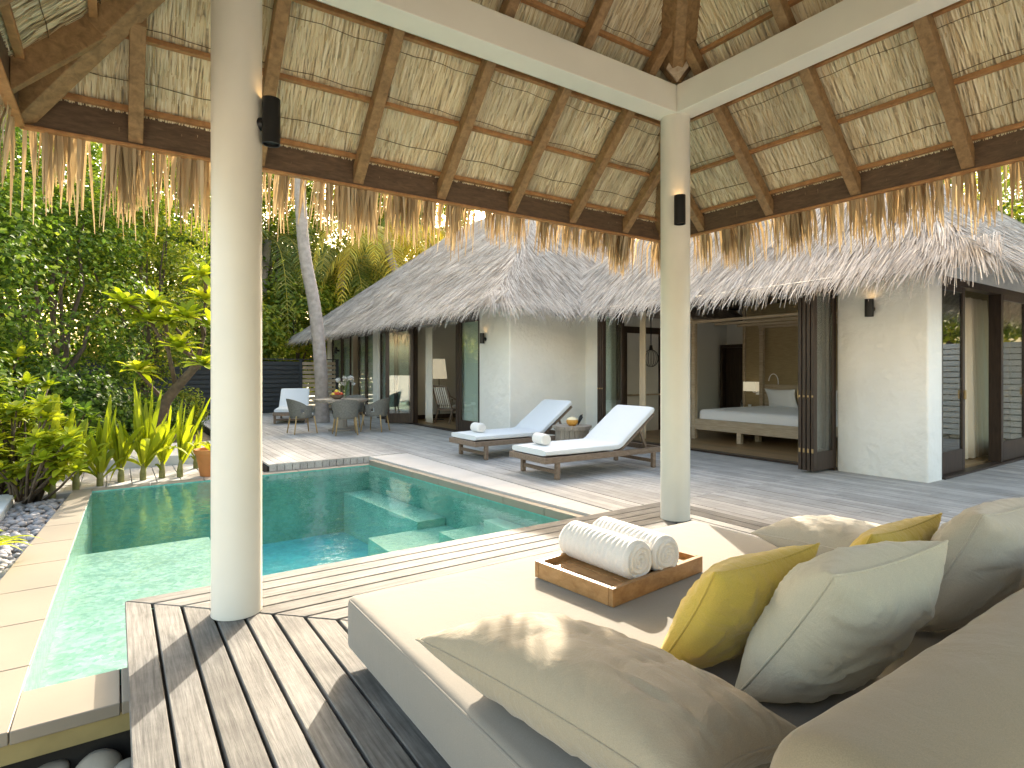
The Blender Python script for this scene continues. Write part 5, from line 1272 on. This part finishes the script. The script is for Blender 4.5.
# ---- strap leaved plants along the far coping
SG = 'strap leaved lilies behind the pool coping'
M['stem'] = plain('green brown stalk', (.20, .20, .07), .6, .3, 14)
def strap(u, v, D, hgt, nl, label, lean_=0.0, wd=.085):
    p = Q(u, v, D); p.z = -.15; t = thing('strap_lily', p, label, 'plant', SG); lv = MB()
    st = MB(); st.tube([p-Vector((0, 0, .05)), p+Vector((0, 0, .10)), p+Vector((.01, 0, .26))], [.04, .042, .02], 10); st.build('stem', M['stem'], t, smooth=True)
    for i in range(int(nl*1.4)):
        a = i*2.399+random.uniform(-.7, .7); e_ = random.uniform(.06, .75)**1.3*(.35+.9*i/nl)+random.choice([0, 0, 0, .25]); d_ = Vector((math.cos(a)*e_+lean_+random.uniform(-.12, .12), math.sin(a)*e_, 1))
        blade(lv, p+Vector((0, 0, .06+.30*random.random())), d_, hgt*random.uniform(.42, 1.12), wd*random.uniform(.65, 1.15), random.uniform(.02, .8)*e_*1.5, 10, up=Vector((math.cos(a+1.57+random.uniform(-.7, .7)), math.sin(a+1.57), .15)).cross(Vector((0, 0, 1)))+Vector((0, 0, .25)), fold=.28, wide=.42, curlz=random.uniform(0, 6))
    lv.build('leaves', M['leaf_strap'], t, smooth=True)
def Dz(v, z): return F*(H-z)/(v-VH)
strap(100, 486, Dz(486, -.15), 1.05, 17, 'strap leaved lily in the middle of the white paving, second from the left')
strap(143, 480, Dz(480, -.15), 1.15, 19, 'tallest strap leaved lily, the middle one along the far pool edge', .05, .10)
strap(162, 478, Dz(478, -.15), .72, 12, 'small strap leaved lily right of the tallest one', .12, .07)
strap(180, 477, Dz(477, -.15), .95, 12, 'strap leaved lily closest to the front column and terracotta pot', .22, .07)
strap(52, 500, Dz(497, -.15), 1.1, 17, 'broad strap leaved lily leaning over the left corner of the pool coping', .1, .11)
strap(196, 474, Dz(474, -.15)+.5, .55, 9, 'short strap leaved plant tucked beside the terracotta pot', .0, .06)
strap(76, 490, Dz(490, -.15), .95, 14, 'strap leaved lily just behind the left corner of the far coping', -.05, .08)
strap(121, 482, Dz(482, -.15), .85, 12, 'strap leaved lily between the second one and the tallest', .0, .075)
strap(238, 440, 13, .9, 14, 'strap leaved plant hidden behind the front column by the fence', -.1, .07)
strap(196, 412, 14.5, 1.0, 16, 'dark strap leaved plant in front of the fence left of the front column', .1, .06)
# ---- lime shrub at the left edge (near)
def rosshrub(name, label, base, tips_, L, W, mat, n=14, group=None, st=.016):
    t = thing(name, base, label, 'shrub', group); c = MB(); lv = MB()
    for p in tips_:
        m_ = Vector(base).lerp(p, .55)+Vector((random.uniform(-.1, .1), random.uniform(-.1, .1), 0)); c.tube([Vector(base)+Vector((random.uniform(-.12, .12), random.uniform(-.12, .12), -.05)), m_, p], [st*1.4, st, st*.6], 6)
        rosette(lv, p, Vector((random.uniform(-.4, .4), random.uniform(-.5, .1), 1)), L, W, n, 1.15, .2)
        if random.random() < .6: rosette(lv, Vector(base).lerp(p, .75), Vector((random.uniform(-.6, .6), random.uniform(-.6, .2), 1)), L*.9, W, n-4, 1.4, .3)
    c.build('stems', M['bark'], t, smooth=True); lv.build('leaves', M[mat], t, smooth=True); return t
tp = []
for i in range(64):
    D = random.uniform(6.9, 8.4); tp.append(Q(random.uniform(-50, 62), 478-random.uniform(0, 1)**.8*(98-max(0, random.uniform(-10, 40))), D))
rosshrub('lime_shrub', 'bushy lime green shrub at the left edge beside the pool coping', Q(10, 500, 7.6)-Vector((0, 0, .05)), tp, .23, .085, 'leaf_lime')
tp = [Q(random.uniform(-20, 78), random.uniform(432, 478), random.uniform(6.7, 7.6)) for i in range(26)]
rosshrub('lime_shrub', 'low lime green shrub spilling towards the pebbles at the left edge', Q(25, 505, 7.3)-Vector((0, 0, .02)), tp, .20, .075, 'leaf_lime')
tp = []
for i in range(26): tp.append(Q(random.uniform(28, 92), random.uniform(405, 470), random.uniform(8.6, 9.8)))
rosshrub('lime_shrub', 'second leafy green shrub between the left shrub and the strap leaved lilies', Q(62, 475, 9.3), tp, .24, .085, 'leaf_hedge')
tp = [Q(random.uniform(80, 150), random.uniform(398, 430), random.uniform(11.5, 12.5)) for i in range(22)]
rosshrub('broadleaf_shrub', 'green broad leaved plants behind the strap lilies under the dark hollow', Q(112, 445, 12), tp, .34, .11, 'leaf_hedge', 12)
tp = [Q(random.uniform(-40, 25), random.uniform(350, 385), random.uniform(9, 10)) for i in range(12)]
rosshrub('sapling', 'sapling with yellow green leaf rosettes at the left edge above the lime shrub', Q(-20, 460, 9.8), tp, .30, .10, 'leaf_lime', 12)
t = thing('spider_lily', Q(-28, 560, 4.6), 'spider lily with long blades reaching in at the left edge over the white kerb', 'plant'); lv = MB(); b = Q(-34, 560, 4.6); b.z = -.1
for i in range(26): a = i*2.399; e_ = random.uniform(.3, .9); blade(lv, b, Vector((math.cos(a)*e_, math.sin(a)*e_, .8)), random.uniform(.5, .8), .05, random.uniform(.25, .6), 8, fold=.3, wide=.35)
lv.build('leaves', M['leaf_strap'], t, smooth=True)
# ---- pot and white step
q = P(213, 476, -.13); pt_ = thing('plant_pot', (q.x, q.y+.2, -.145), 'terracotta pot beside the front column at the far pool edge', 'pot')
c = MB(); c.lathe([(0, 0), (.15, 0), (.21, .34), (.235, .34), (.24, .40), (.21, .40), (.19, .36), (0, .36)], (q.x, q.y+.2, -.145), 30); c.build('pot', M['terracotta'], pt_, smooth='auto')
lv = MB()
for i in range(16): a = i*2.399; blade(lv, Vector((q.x, q.y+.2, .2)), Vector((math.cos(a)*.6, math.sin(a)*.6, .7)), .4, .05, .35, 6, fold=.3)
lv.build('leaves', M['leaf_strap'], pt_, smooth=True)
c = MB(); c.box(-.35, 1.92, 11.4, 13.4, -.3, .0); tag(c.build('garden_step', M['kerbwhite'], bevel=.01), kind='structure')
c = MB(); bl = Q(207, 455, 9.3);
